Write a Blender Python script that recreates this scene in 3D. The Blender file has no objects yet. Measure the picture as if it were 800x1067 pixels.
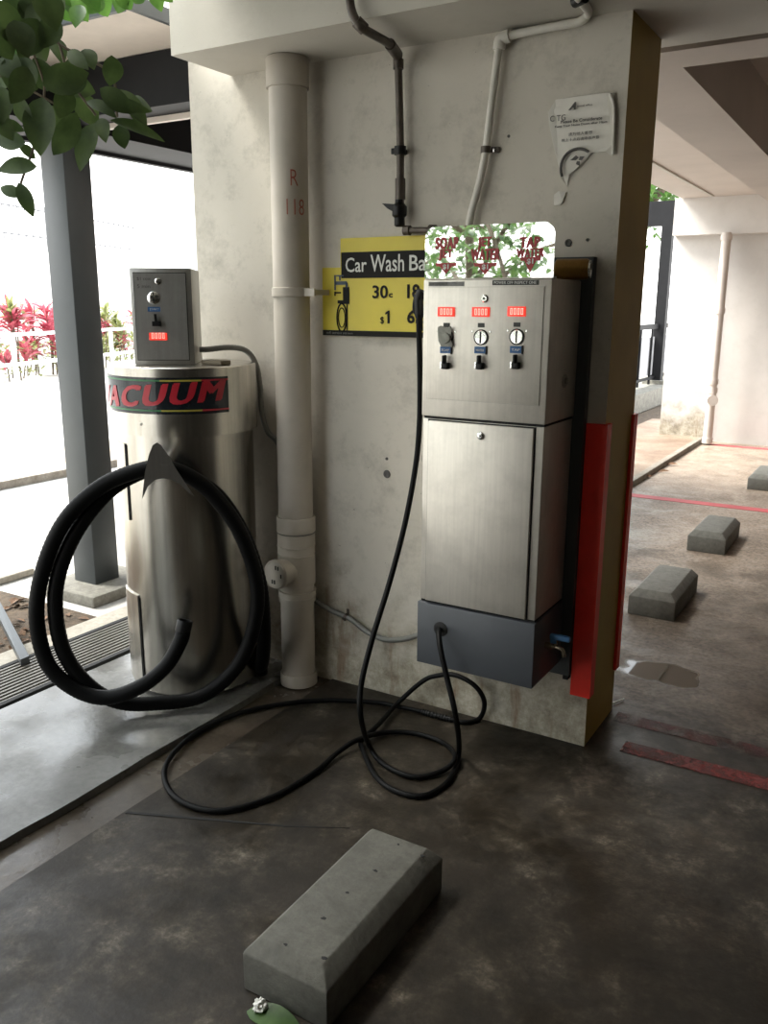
import bpy, bmesh, math, random
from mathutils import Vector, Matrix
random.seed(7)
PI = math.pi
S = bpy.context.scene
COL = S.collection

# ------------------------------------------------------------------ camera
CX, CY, CZ = 0.8208, -2.7919, 1.55
ROW = ((0.85758432, 0.51431245, 0.0056425), (-0.12570214, 0.19893771, 0.97191705), (-0.49874654, 0.8342101, -0.23525604))
FPX = 894.08
cd = bpy.data.cameras.new('camera'); cam = bpy.data.objects.new('camera', cd); COL.objects.link(cam)
r_, u_, f_ = (Vector(v) for v in ROW)
cam.matrix_world = Matrix(((r_.x, u_.x, -f_.x, CX), (r_.y, u_.y, -f_.y, CY), (r_.z, u_.z, -f_.z, CZ), (0, 0, 0, 1)))
cd.sensor_fit = 'AUTO'; cd.sensor_width = 36; cd.lens = FPX / 1067 * 36
cd.clip_start = 0.05; cd.clip_end = 300
S.camera = cam
CAMP = Vector((CX, CY, CZ))

# ------------------------------------------------------------------ world, sun, exposure
w = bpy.data.worlds.new('overcast_sky'); S.world = w; w.use_nodes = True
nt = w.node_tree; nt.nodes.clear()
wo = nt.nodes.new('ShaderNodeOutputWorld'); bg = nt.nodes.new('ShaderNodeBackground')
tc = nt.nodes.new('ShaderNodeTexCoord'); sx = nt.nodes.new('ShaderNodeSeparateXYZ'); rp = nt.nodes.new('ShaderNodeValToRGB')
nt.links.new(tc.outputs['Generated'], sx.inputs[0]); nt.links.new(sx.outputs['Z'], rp.inputs[0])
rp.color_ramp.elements[0].position = 0.0; rp.color_ramp.elements[0].color = (1.0, 0.985, 0.95, 1)
rp.color_ramp.elements[1].position = 0.6; rp.color_ramp.elements[1].color = (0.86, 0.93, 1.0, 1)
nt.links.new(rp.outputs[0], bg.inputs['Color']); bg.inputs['Strength'].default_value = 1.0
nt.links.new(bg.outputs[0], wo.inputs[0])
S.view_settings.view_transform = 'Standard'; S.view_settings.look = 'None'
S.view_settings.gamma = 1; S.view_settings.use_curve_mapping = False
S.view_settings.exposure = 2.18
sd = bpy.data.lights.new('hazy_sun', 'SUN'); sd.energy = 2.8; sd.angle = math.radians(28); sd.color = (1, .97, .9)
so = bpy.data.objects.new('hazy_sun', sd); COL.objects.link(so)
so.rotation_euler = Vector((0.75, 0.30, -1)).to_track_quat('-Z', 'Y').to_euler(); so.location = (-8, -1, 9)

# ------------------------------------------------------------------ measuring helpers (pixel of the photo -> point of a known plane)
def ray(px, py):
    a, b = (px - 400), -(py - 533.5)
    return (r_ * a + u_ * b + f_ * FPX).normalized()
def ZP(px, py, z=0.0):
    d = ray(px, py); return CAMP + d * ((z - CZ) / d.z)
def YP(px, py, y=0.0):
    d = ray(px, py); return CAMP + d * ((y - CY) / d.y)
def XP(px, py, x=0.0):
    d = ray(px, py); return CAMP + d * ((x - CX) / d.x)

# ------------------------------------------------------------------ materials
def nmat(name):
    m = bpy.data.materials.new(name); m.use_nodes = True
    b = m.node_tree.nodes['Principled BSDF']
    return m, m.node_tree, b
def noise(t, scale, detail=4, rough=.6, vec=None, dist=0):
    n = t.nodes.new('ShaderNodeTexNoise'); n.inputs['Scale'].default_value = scale
    n.inputs['Detail'].default_value = detail; n.inputs['Roughness'].default_value = rough; n.inputs['Distortion'].default_value = dist
    if vec is not None: t.links.new(vec, n.inputs['Vector'])
    return n.outputs['Fac']
def ramp(t, fac, stops):
    r = t.nodes.new('ShaderNodeValToRGB'); e = r.color_ramp.elements
    while len(e) < len(stops): e.new(.5)
    for i, (p, c) in enumerate(stops):
        e[i].position = p; e[i].color = (c, c, c, 1) if isinstance(c, (int, float)) else (*c, 1)
    t.links.new(fac, r.inputs[0]); return r.outputs[0]
def mixc(t, fac, a, b, mode='MIX'):
    m = t.nodes.new('ShaderNodeMix'); m.data_type = 'RGBA'; m.blend_type = mode
    for k, v in (('Factor', fac), ('A', a), ('B', b)):
        i = [s for s in m.inputs if s.name == k and (s.type == 'RGBA' if k != 'Factor' else s.type == 'VALUE')][0]
        if isinstance(v, (int, float)): i.default_value = v
        elif isinstance(v, tuple): i.default_value = (*v, 1)
        else: t.links.new(v, i)
    return [s for s in m.outputs if s.type == 'RGBA'][0]
def math_(t, op, a, b=0.0, clamp=False):
    m = t.nodes.new('ShaderNodeMath'); m.operation = op; m.use_clamp = clamp
    for i, v in enumerate((a, b)):
        if isinstance(v, (int, float)): m.inputs[i].default_value = v
        else: t.links.new(v, m.inputs[i])
    return m.outputs[0]
def bump(t, b, h, s=.2, d=.01):
    n = t.nodes.new('ShaderNodeBump'); n.inputs['Strength'].default_value = s; n.inputs['Distance'].default_value = d
    t.links.new(h, n.inputs['Height']); t.links.new(n.outputs[0], b.inputs['Normal'])
def objvec(t, scale=None):
    c = t.nodes.new('ShaderNodeTexCoord')
    if scale is None: return c.outputs['Object']
    m = t.nodes.new('ShaderNodeMapping'); m.inputs['Scale'].default_value = scale
    t.links.new(c.outputs['Object'], m.inputs[0]); return m.outputs[0]
def plain(name, col, rough=.6, metal=0.0, vary=.12, scale=8, emit=None, bmp=0.0, spec=.5):
    m, t, b = nmat(name); v = objvec(t)
    f = noise(t, scale, 4, .6, v)
    lo = tuple(max(0, c * (1 - vary)) for c in col); hi = tuple(min(1, c * (1 + vary)) for c in col)
    c = ramp(t, f, [(.3, lo), (.7, hi)]); t.links.new(c, b.inputs['Base Color'])
    b.inputs['Roughness'].default_value = rough; b.inputs['Metallic'].default_value = metal
    b.inputs['Specular IOR Level'].default_value = spec
    if emit:
        b.inputs['Emission Color'].default_value = (*emit[0], 1); b.inputs['Emission Strength'].default_value = emit[1]
    if bmp: bump(t, b, f, bmp, .005)
    return m
M = {}
# painted white plaster, dirty near the ground
def white_wall(name, base, dirt=1.0, base_dirt=True):
    m, t, b = nmat(name); v = objvec(t)
    big = noise(t, 1.3, 5, .6, v); c = ramp(t, big, [(.3, tuple(x * .86 for x in base)), (.7, base)])
    sm = noise(t, 5, 10, .78, v, .1); k = ramp(t, sm, [(.50, 0), (.72, .5 * dirt)])
    c = mixc(t, k, c, (.27, .25, .21))
    sp = noise(t, 46, 3, .6, v); k = ramp(t, sp, [(.71, 0), (.74, .7 * dirt)]); c = mixc(t, k, c, (.13, .12, .10))
    # smudges around hand height, an irregular band
    s = t.nodes.new('ShaderNodeSeparateXYZ'); t.links.new(v, s.inputs[0])
    if base_dirt:
        n1 = noise(t, 5, 7, .7, v, .4); zz = math_(t, 'ADD', s.outputs['Z'], math_(t, 'MULTIPLY', n1, -.95))
        k = ramp(t, zz, [(0, .85), (.09, 0)]) ; n2 = noise(t, 8, 12, .82, v); col2 = ramp(t, n2, [(.36, (.15, .12, .08)), (.5, (.36, .32, .24)), (.62, (.56, .52, .43))]); st = noise(t, 1, 6, .7, objvec(t, (9, 9, 1.1)), .1); col2 = mixc(t, ramp(t, st, [(.56, 0), (.64, .7)]), col2, (.19, .10, .045))
        sc = t.nodes.new('ShaderNodeMath'); zz2 = math_(t, 'ADD', zz, .33); t.nodes.remove(sc)
        k = ramp(t, zz2, [(0.0, .9), (.16, .45), (.3, 0)]); c = mixc(t, k, c, col2)
        n3 = noise(t, 3.2, 8, .75, v, 1.0); band = ramp(t, s.outputs['Z'], [(.25, .0), (.6, .5), (.99, .1)])
        k = math_(t, 'MULTIPLY', ramp(t, n3, [(.5, 0), (.7, .7)]), band); c = mixc(t, k, c, (.2, .19, .15))
    t.links.new(c, b.inputs['Base Color']); b.inputs['Roughness'].default_value = .75
    bump(t, b, noise(t, 30, 5, .6, v), .25, .004); return m
M['wall'] = white_wall('stained_white_plaster', (.62, .575, .50), 1.25)
M['beam'] = white_wall('painted_beam_concrete', (.56, .53, .47), .35, False)
M['pillar'] = white_wall('white_pillar_plaster', (.68, .645, .61), .3, True)
M['ceil'] = white_wall('painted_ceiling_concrete', (.60, .53, .475), .15, False)
M['far_wall'] = white_wall('white_far_wall', (.68, .645, .61), .25, False)
M['mustard'] = plain('mustard_paint', (.40, .275, .055), .55, vary=.12, scale=3)
def floor_mat():
    m, t, b = nmat('wet_stained_concrete'); v = objvec(t)
    s = t.nodes.new('ShaderNodeSeparateXYZ'); t.links.new(v, s.inputs[0])
    n0 = noise(t, 1.7, 8, .68, v, .3); n1 = noise(t, 5, 12, .78, v, .15); n2 = noise(t, 45, 6, .7, v)
    dry = ramp(t, n1, [(.34, (.24, .183, .14)), (.5, (.33, .262, .205)), (.66, (.40, .33, .27))])
    wet = ramp(t, n1, [(.35, (.010, .008, .005)), (.47, (.023, .018, .012)), (.56, (.048, .039, .028)), (.62, (.10, .084, .062)), (.68, (.19, .165, .13))])
    wf = math_(t, 'ADD', math_(t, 'MULTIPLY', s.outputs['Y'], .42), math_(t, 'MULTIPLY', n0, 1.5))
    k = ramp(t, wf, [(.78, 0), (1.0, .38)]); k2 = ramp(t, math_(t, 'MULTIPLY', wf, .5), [(.60, 0), (.98, 1)])
    k = math_(t, 'MAXIMUM', k, k2)
    c = mixc(t, k, wet, dry)
    c = mixc(t, math_(t, 'MULTIPLY', ramp(t, n0, [(.40, .62), (.50, 0)]), ramp(t, s.outputs['Y'], [(.0, 1), (.99, .35)])), c, (.020, .015, .010))
    c = mixc(t, ramp(t, n2, [(.38, .55), (.55, 0)]), c, (.02, .016, .012))
    t.links.new(c, b.inputs['Base Color'])
    rr = ramp(t, noise(t, 2.3, 6, .7, v, .4), [(.40, .28), (.56, .62)]); b.inputs['Specular IOR Level'].default_value = .34
    px = t.nodes.new('ShaderNodeVectorMath'); px.operation = 'DISTANCE'
    mp = t.nodes.new('ShaderNodeMapping'); mp.inputs['Scale'].default_value = (1, 2.2, 1); t.links.new(v, mp.inputs[0])
    nv = t.nodes.new('ShaderNodeTexNoise'); nv.inputs['Scale'].default_value = 4; t.links.new(v, nv.inputs['Vector'])
    va = t.nodes.new('ShaderNodeVectorMath'); va.operation = 'MULTIPLY_ADD'; t.links.new(nv.outputs['Color'], va.inputs[0]); va.inputs[1].default_value = (.5, .5, 0); t.links.new(mp.outputs[0], va.inputs[2])
    t.links.new(va.outputs[0], px.inputs[0]); px.inputs[1].default_value = (.06 + .25, .80 * 2.2 + .25, 0)
    pk = ramp(t, px.outputs['Value'], [(.17, 1), (.21, 0)])
    c = mixc(t, pk, c, (.03, .026, .02)); t.links.new(c, b.inputs['Base Color']); rr = mixc(t, pk, rr, (.03, .03, .03)); t.links.new(rr, b.inputs['Roughness'])
    bump(t, b, mixc(t, pk, n2, (.5, .5, .5)), .3, .004); return m
M['floor'] = floor_mat()
def slab_mat(name, lo, hi, r0, r1, sc=3, bs=.3):
    m, t, b = nmat(name); v = objvec(t)
    n0 = noise(t, sc, 8, .65, v, .3); c = ramp(t, n0, [(.3, lo), (.7, hi)]); n2 = noise(t, 40, 6, .7, v)
    c = mixc(t, ramp(t, n2, [(.3, .45), (.6, 0)]), c, tuple(x * .5 for x in lo)); t.links.new(c, b.inputs['Base Color'])
    t.links.new(ramp(t, noise(t, sc * .8, 5, .6, v), [(.42, r0), (.6, r1)]), b.inputs['Roughness']); bump(t, b, n2, bs, .006); return m
M['slab'] = slab_mat('wet_grey_slab', (.09, .088, .08), (.22, .215, .20), .05, .45, 2.6, .12)
M['channel'] = slab_mat('wet_channel_concrete', (.045, .034, .024), (.13, .105, .08), .06, .35, 3, .15)
M['paving'] = slab_mat('outdoor_concrete', (.28, .25, .20), (.44, .41, .35), .7, .85, 1.5)
M['road'] = slab_mat('pale_road', (.44, .425, .40), (.54, .525, .5), .8, .9, .6)
M['tan'] = slab_mat('tan_walkway', (.16, .10, .065), (.34, .27, .20), .6, .8, 2)
M['stop'] = slab_mat('precast_concrete', (.115, .113, .098), (.20, .195, .172), .75, .9, 7, .5)
M['stop_near'] = slab_mat('near_stop_concrete', (.075, .073, .061), (.145, .14, .12), .75, .9, 6, .5)  # darker concrete tone for the nearest wheel stop
M['kerb'] = slab_mat('kerb_concrete', (.17, .14, .11), (.33, .30, .25), .8, .9, 6, .6)
M['block'] = slab_mat('post_footing_concrete', (.13, .12, .10), (.27, .26, .22), .8, .9, 12, .8)
M['soil'] = slab_mat('brown_soil', (.04, .028, .018), (.13, .09, .055), .9, .95, 14, 1)
def steel(name, col, rough, sc, bmp=.03, dark=.55, metal=1.0):
    m, t, b = nmat(name); v = objvec(t, sc)
    f = noise(t, 1, 5, .65, v); c = ramp(t, f, [(.3, tuple(x * dark for x in col)), (.65, col)])
    g = noise(t, 7, 7, .7, objvec(t)); c = mixc(t, ramp(t, g, [(.36, .3), (.55, 0)]), c, tuple(x * .6 for x in col))
    t.links.new(c, b.inputs['Base Color']); b.inputs['Metallic'].default_value = metal
    b.inputs['Roughness'].default_value = rough
    bump(t, b, f, bmp, .002); return m
M['steel'] = steel('brushed_stainless', (.68, .64, .575), .5, (90, 90, 3), dark=.9, metal=.82)
M['steel_side'] = steel('brushed_stainless_dark', (.42, .40, .36), .4, (90, 90, 3), dark=.86)
M['drum'] = steel('rolled_stainless', (.60, .57, .51), .27, (30, 30, .25), .015, .66)
M['ctrl'] = steel('satin_stainless_box', (.42, .41, .385), .42, (60, 60, 3), dark=.85)
M['mirror'] = plain('polished_stainless', (.9, .9, .88), .015, 1.0, .02)
M['chrome'] = plain('chrome', (.8, .8, .78), .12, 1.0, .03)
M['galv'] = plain('dull_galvanised_pipe', (.085, .068, .055), .45, .3, .3, 20)
M['pvc'] = plain('offwhite_pipe_paint', (.46, .415, .355), .45, vary=.1, scale=4)
M['pvc_white'] = plain('white_pipe_plastic', (.66, .63, .57), .4, vary=.06)
M['pvc_far'] = plain('pale_far_pipe', (.62, .55, .50), .45, vary=.05)
M['conduit'] = plain('grey_flexible_conduit', (.17, .17, .155), .42, .1, .12, 30)
M['black'] = plain('black_rubber', (.004, .004, .004), .5, vary=.2, spec=.12)
M['blackpl'] = plain('black_plastic', (.008, .008, .008), .4, vary=.2, spec=.25)
M['gap'] = plain('dark_gasket', (.012, .012, .012), .8)
M['dark_steel'] = plain('near_black_steel', (.012, .012, .013), .6, spec=.15)
M['post'] = plain('dark_grey_paint', (.055, .062, .066), .38, .0, .12, 3)
M['greybox'] = plain('slate_grey_powder_coat', (.062, .068, .078), .45, vary=.1, scale=5)
M['canopy'] = plain('canopy_soffit_paint', (.68, .60, .53), .6, vary=.06)
M['red'] = plain('red_guard_paint', (.92, .035, .018), .4, vary=.12, scale=9)
M['redline'] = None
M['yellow'] = plain('yellow_sign_vinyl', (.62, .50, .030), .4, vary=.1, scale=3)
M['signblack'] = plain('black_sign_vinyl', (.012, .011, .010), .6, spec=.15)
M['signwhite'] = plain('white_sign_print', (.62, .62, .58), .4, vary=.03)
M['signred'] = plain('red_vinyl_lettering', (.36, .012, .018), .4, vary=.06)
M['decalred'] = plain('crimson_decal_print', (.45, .02, .035), .35, vary=.05)
M['decalgreen'] = plain('green_decal_line', (.03, .17, .06), .4)
M['decalyellow'] = plain('yellow_decal_line', (.40, .34, .05), .4)
M['decalblk'] = plain('decal_black', (.01, .014, .018), .2)
M['blue'] = plain('blue_label', (.02, .10, .27), .4, vary=.15, scale=40)
M['bluetap'] = plain('light_blue_handle', (.09, .25, .52), .35)
M['darklabel'] = plain('dark_grey_label', (.035, .035, .032), .5)
M['greylabel'] = plain('worn_grey_label', (.16, .16, .15), .5, vary=.3, scale=60)
M['paper'] = plain('weathered_paper', (.72, .69, .63), .8, vary=.06, scale=20, bmp=.1)
M['ink'] = plain('faded_ink', (.09, .085, .08), .7)
M['graffiti'] = plain('red_stencil_paint', (.34, .10, .07), .7, vary=.2, scale=60)
M['ledred'] = plain('led_panel', (.5, .02, .01), .4, emit=((1, .05, .03), .22))
M['led'] = plain('led_digit', (.9, .4, .3), .4, emit=((1, .42, .36), .30))
M['gold'] = plain('gold_can', (.30, .17, .045), .3, .6, .2, 30)
M['brass'] = plain('nickel_brass', (.45, .38, .28), .25, 1.0, .1)
M['white_rail'] = plain('white_railing_paint', (.85, .85, .83), .5, vary=.03)
M['tape'] = plain('grey_tape', (.27, .27, .235), .7, vary=.2, scale=60)
M['dryleaf'] = plain('dry_leaf', (.13, .07, .035), .8, vary=.4, scale=30)
M['bark'] = plain('bark', (.11, .085, .06), .9, vary=.3, scale=30, bmp=.5)
M['glass'] = plain('pale_building_paint', (.75, .74, .7), .7)
def leafmat(name, c1, c2, tr=.35, rough=.45):
    m, t, b = nmat(name); v = objvec(t)
    c = ramp(t, noise(t, 9, 4, .6, v), [(.35, c1), (.65, c2)]); t.links.new(c, b.inputs['Base Color']); b.inputs['Roughness'].default_value = rough
    tb = t.nodes.new('ShaderNodeBsdfTranslucent'); hs = t.nodes.new('ShaderNodeHueSaturation'); hs.inputs['Value'].default_value = 1.8; t.links.new(c, hs.inputs['Color']); t.links.new(hs.outputs[0], tb.inputs[0])
    mx = t.nodes.new('ShaderNodeMixShader'); mx.inputs[0].default_value = tr
    o = [n for n in t.nodes if n.type == 'OUTPUT_MATERIAL'][0]
    t.links.new(b.outputs[0], mx.inputs[1]); t.links.new(tb.outputs[0], mx.inputs[2]); t.links.new(mx.outputs[0], o.inputs[0]); return m
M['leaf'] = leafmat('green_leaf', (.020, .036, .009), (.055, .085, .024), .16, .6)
M['leaf_bright'] = leafmat('sunlit_leaf', (.03, .08, .012), (.08, .16, .03), .35)  # brighter leaf copy; on the branch it paints backlit blades
M['leaf_tree'] = leafmat('tree_leaf', (.03, .07, .02), (.10, .17, .05), .3)
M['leaf_glare'] = leafmat('glare_paled_leaf', (.16, .20, .08), (.30, .34, .16), .35)  # glare washing out the far trees is put into this leaf colour
M['leaf_pink'] = leafmat('pink_cordyline_leaf', (.28, .035, .06), (.48, .12, .15), .3)
M['leaf_olive'] = leafmat('olive_shrub_leaf', (.10, .12, .04), (.26, .27, .11), .3)

# ------------------------------------------------------------------ mesh helpers
class B:
    def __init__(s): s.bm = bmesh.new()
    def box(s, x0, x1, y0, y1, z0, z1, bev=0.0, seg=2):
        g = bmesh.ops.create_cube(s.bm, size=1)
        for v in g['verts']:
            v.co = Vector((x0 + (v.co.x + .5) * (x1 - x0), y0 + (v.co.y + .5) * (y1 - y0), z0 + (v.co.z + .5) * (z1 - z0)))
        if bev:
            es = list({e for v in g['verts'] for e in v.link_edges})
            bmesh.ops.bevel(s.bm, geom=es, offset=bev, segments=seg, profile=.5, affect='EDGES')
        return s
    def poly(s, pts, d):
        """closed polygon (list of Vectors) extruded by vector d"""
        a = [s.bm.verts.new(p) for p in pts]; b = [s.bm.verts.new(Vector(p) + Vector(d)) for p in pts]; n = len(a)
        s.bm.faces.new(a); s.bm.faces.new(b[::-1])
        for i in range(n): s.bm.faces.new((a[i], b[i], b[(i + 1) % n], a[(i + 1) % n]))
        return s
    def tube(s, pts, r, seg=12, sub=8, smooth=True, rfun=None):
        P = spline([Vector(p) for p in pts], sub) if smooth else [Vector(p) for p in pts]
        t = (P[1] - P[0]).normalized(); n = t.orthogonal().normalized(); rings = []
        for i, p in enumerate(P):
            t2 = ((P[min(i + 1, len(P) - 1)]) - P[max(i - 1, 0)])
            if t2.length < 1e-9: t2 = t
            t2.normalize(); q = t.rotation_difference(t2); n = (q @ n); n = (n - t2 * n.dot(t2)).normalized(); t = t2; bq = t.cross(n)
            rr = rfun(i, len(P)) if rfun else (r[min(i, len(r) - 1)] if isinstance(r, (list, tuple)) else r)
            rings.append([s.bm.verts.new(p + (n * math.cos(a) + bq * math.sin(a)) * rr) for a in [2 * PI * k / seg for k in range(seg)]])
        for a, b in zip(rings, rings[1:]):
            for k in range(seg): s.bm.faces.new((a[k], a[(k + 1) % seg], b[(k + 1) % seg], b[k]))
        s.bm.faces.new(rings[0][::-1]); s.bm.faces.new(rings[-1]); return s
    def lathe(s, prof, o=(0, 0, 0), axis=(0, 0, 1), seg=48):
        o = Vector(o); ax = Vector(axis).normalized(); n = ax.orthogonal().normalized(); b = ax.cross(n); rings = []
        for r, h in prof:
            rings.append([s.bm.verts.new(o + ax * h + (n * math.cos(a) + b * math.sin(a)) * max(r, 1e-4)) for a in [2 * PI * k / seg for k in range(seg)]])
        for p, q in zip(rings, rings[1:]):
            for k in range(seg): s.bm.faces.new((p[k], p[(k + 1) % seg], q[(k + 1) % seg], q[k]))
        s.bm.faces.new(rings[0][::-1]); s.bm.faces.new(rings[-1]); return s
    def quad(s, a, b, c, d): s.bm.faces.new([s.bm.verts.new(p) for p in (a, b, c, d)]); return s
def spline(P, sub):
    if len(P) < 3: return P
    Q = [P[0] * 2 - P[1]] + P + [P[-1] * 2 - P[-2]]; out = []
    for i in range(1, len(Q) - 2):
        a, b, c, d = Q[i - 1:i + 3]
        for k in range(sub):
            t = k / sub
            out.append(.5 * ((2 * b) + (c - a) * t + (2 * a - 5 * b + 4 * c - d) * t * t + (3 * b - a - 3 * c + d) * t ** 3))
    out.append(P[-1]); return out
def wloc(o):
    v = Vector((0, 0, 0))
    while o is not None: v += o.location; o = o.parent
    return v
def link(name, me, mat, parent=None, smooth=False, origin=None):
    """mesh data in world coordinates -> one object"""
    if parent is not None: off = wloc(parent)
    elif origin is not None: off = Vector(origin)
    else: off = Vector((0, 0, 0))
    me.transform(Matrix.Translation(-off))
    mats = mat if isinstance(mat, (list, tuple)) else [mat]
    for m in mats: me.materials.append(m)
    o = bpy.data.objects.new(name, me); COL.objects.link(o)
    if parent is not None: o.parent = parent
    else: o.location = off
    if smooth:
        for p in me.polygons: p.use_smooth = True
        try: me.set_sharp_from_angle(angle=math.radians(38))
        except Exception: pass
    return o
def part(name, b, mat, parent=None, smooth=True, origin=None, fix=True):
    if fix: bmesh.ops.recalc_face_normals(b.bm, faces=b.bm.faces)
    me = bpy.data.meshes.new(name); b.bm.to_mesh(me); b.bm.free(); return link(name, me, mat, parent, smooth, origin)
def tag(o, label, cat, group=None, kind=None):
    o['label'] = label; o['category'] = cat
    if group: o['group'] = group
    if kind: o['kind'] = kind
    return o
def thing(name, loc, label, cat, group=None):
    o = bpy.data.objects.new(name, None); COL.objects.link(o); o.location = loc; o.empty_display_size = .1
    return tag(o, label, cat, group)
def struct(name, b, mat, label=None, smooth=False):
    o = part(name, b, mat, None, smooth); o['kind'] = 'structure'
    if label: o['label'] = label
    return o
def textmesh(s, width=None, height=None, bold=0.0, shear=0.0, depth=.0008, spacing=1.0, fat=0.0):
    cu = bpy.data.curves.new('lettering', 'FONT'); cu.body = s; cu.size = 1; cu.extrude = .5; cu.offset = bold; cu.shear = shear; cu.space_character = spacing
    cu.align_x = 'LEFT'; cu.resolution_u = 3
    ob = bpy.data.objects.new('lettering', cu); COL.objects.link(ob)
    dg = bpy.context.evaluated_depsgraph_get(); dg.update(); me = bpy.data.meshes.new_from_object(ob.evaluated_get(dg))
    bpy.data.objects.remove(ob); bpy.data.curves.remove(cu)
    xs = [v.co.x for v in me.vertices]; ys = [v.co.y for v in me.vertices]
    x0, x1, y0, y1 = min(xs), max(xs), min(ys), max(ys)
    if width is None: width = height * (x1 - x0) / (y1 - y0)
    if height is None: height = width * (y1 - y0) / (x1 - x0)
    if fat:
        bm = bmesh.new(); bm.from_mesh(me); n0 = list(bm.faces)
        for k in (1, 2, 3):
            g = bmesh.ops.duplicate(bm, geom=n0 + list({e for f in n0 for e in f.edges}) + list({v for f in n0 for v in f.verts}))
            for v in [q for q in g['geom'] if isinstance(q, bmesh.types.BMVert)]: v.co.x += fat * k / 3; v.co.y += fat * .35 * (k % 2); v.co.z += k * .25
        bm.to_mesh(me); bm.free()
        xs = [v.co.x for v in me.vertices]; ys = [v.co.y for v in me.vertices]; x0, x1, y0, y1 = min(xs), max(xs), min(ys), max(ys)
    for v in me.vertices:
        v.co = Vector(((v.co.x - x0) / (x1 - x0) * width, (v.co.y - y0) / (y1 - y0) * height, (v.co.z + .5) * depth))
    return me
def text(name, s, mat, parent, o, right, up, width=None, height=None, **k):
    """lettering whose lower left corner is at o"""
    me = textmesh(s, width, height, **k); R = Vector(right).normalized(); U = Vector(up).normalized(); N = R.cross(U)
    m = Matrix((R, U, N)).transposed().to_4x4(); m.translation = Vector(o); me.transform(m)
    return link(name, me, mat, parent)
XR, ZU = (1, 0, 0), (0, 0, 1)

# ------------------------------------------------------------------ STRUCTURE
LW, DW, HB, HC = -1.765, .344, 2.402, 2.75     # wall left end, wall depth, beam underside, ceiling
wallb = B().box(LW, 0, 0, DW, -.05, HB + .3)
wl = struct('wall_front', wallb, [M['wall'], M['mustard']], 'white painted wall pier with mustard end behind the machines')
for p in wl.data.polygons:
    if p.normal.x > .9: p.material_index = 1
struct('floor', B().box(-1.1, 7, -7, 9.2, -.3, 0), M['floor'], 'dark wet stained concrete parking floor')
# slab under the vacuum with its broken edge and the channel beside it
eb = [(-1.26 + .003 * math.sin(y * 9) + random.uniform(-.003, .003), y) for y in [(-7 + i * .1) for i in range(71)]]
struct('floor_slab', B().poly([Vector((x, y, .022)) for x, y in eb] + [Vector((-1.26, 1.2, .022)), Vector((-1.985, 1.2, .022)), Vector((-2.06, -7, .022))], (0, 0, -.33)), M['slab'], 'grey wet concrete slab under the vacuum station')
struct('floor_channel', B().box(-1.262, -1.10, -7, 0.3, -.3, -.006), M['channel'], 'shallow wet channel between slab and parking floor')
struct('trim_1', B().box(-2.50, -2.37, -7, 4.4, -.3, .015), M['paving'], 'pale concrete margin outside the drain grating')
struct('ground', B().box(-60, -2.50, -30, 60, -.3, -.012), M['road'], 'bright pale road surface outside')
# walkway, kerb and raised ledge behind the pier
struct('floor_walkway', B().box(-2.06, -1.12, 1.2, 9.2, -.3, .045), M['tan'], 'tan concrete walkway strip along the bay')
struct('trim_2', B().box(-1.16, -1.095, 1.2, 7.78, -.28, .052, .008), M['kerb'], 'weathered kerb along the walkway')
struct('floor_drain_far', B().box(-2.5, -2.06, 4.4, 16, -.3, -.02), M['soil'], 'drain strip beyond the walkway with its shadow in the dark colour')  # shadow lying in the drain is painted as dark brown
struct('trim_3', B().box(-3.3, -2.5, 4.6, 16, -.3, .27), M['block'], 'raised concrete ledge that carries the far railing')
# beams and ceilings
struct('ceiling_beam_front', B().box(-1.545, 7, -.322, .437, HB, 3.1), M['beam'], 'deep painted beam over the machines')
struct('ceiling_beam_second', B().box(-1.545, 7, .497, .728, HB, 3.1), M['ceil'], 'second beam behind the expansion joint')
struct('ceiling_beam_long', B().box(-.325, -.015, .728, 7.8, HB, 2.95), M['ceil'], 'long beam running to the far wall')
struct('ceiling_rear', B().box(-1.55, 7, .728, 9.3, 2.72, 3.1), M['ceil'], 'painted ceiling of the rear bay')
struct('trim_4', B().box(-1.215, -1.185, .74, 7.5, 2.705, 2.722), M['beam'], 'thin groove strip on rear ceiling')
struct('ceiling_near', B().box(-1.5, 7, -9, -.322, HC + .1, 3.1), M['beam'], 'ceiling over the camera side')
struct('ceiling_joint', B().box(-1.5, 7, .437, .497, 2.62, 3.1), M['gap'], 'dark expansion joint between two beams')
struct('wall_back', B().box(-1.62, 7, 7.8, 8.0, 0, 3.1), M['far_wall'], 'white far wall of the parking bay')
struct('ceiling_beam_far', B().box(-1.62, 7, 7.62, 7.8, 2.325, 2.72), M['far_wall'], 'white beam along top of far wall')
struct('wall_pillar', B().box(-1.62, -1.09, 7.76, 7.8, .0, 2.34), M['pillar'], 'white corner pillar at the far wall')
M['raw'] = slab_mat('bare_grey_concrete', (.17, .155, .135), (.27, .25, .22), .8, .9, 3)
struct('added_wall_camera_side', B().box(-1.5, 7, -7.1, -6.9, 0, 3.1), M['raw'], 'unseen wall added behind the camera to cut light')  # out of view, added to close the near side against light
struct('added_wall_left', B().box(-1.62, -1.5, -6.9, -4.7, 0, 3.1), M['raw'], 'unseen side wall added to cut light in the near bay')  # unseen, added to narrow the opening that lights the near bay
struct('wall_right', B().box(6.8, 7, -9, 9, 0, 3.1), M['raw'], 'side wall of the car park')

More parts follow.
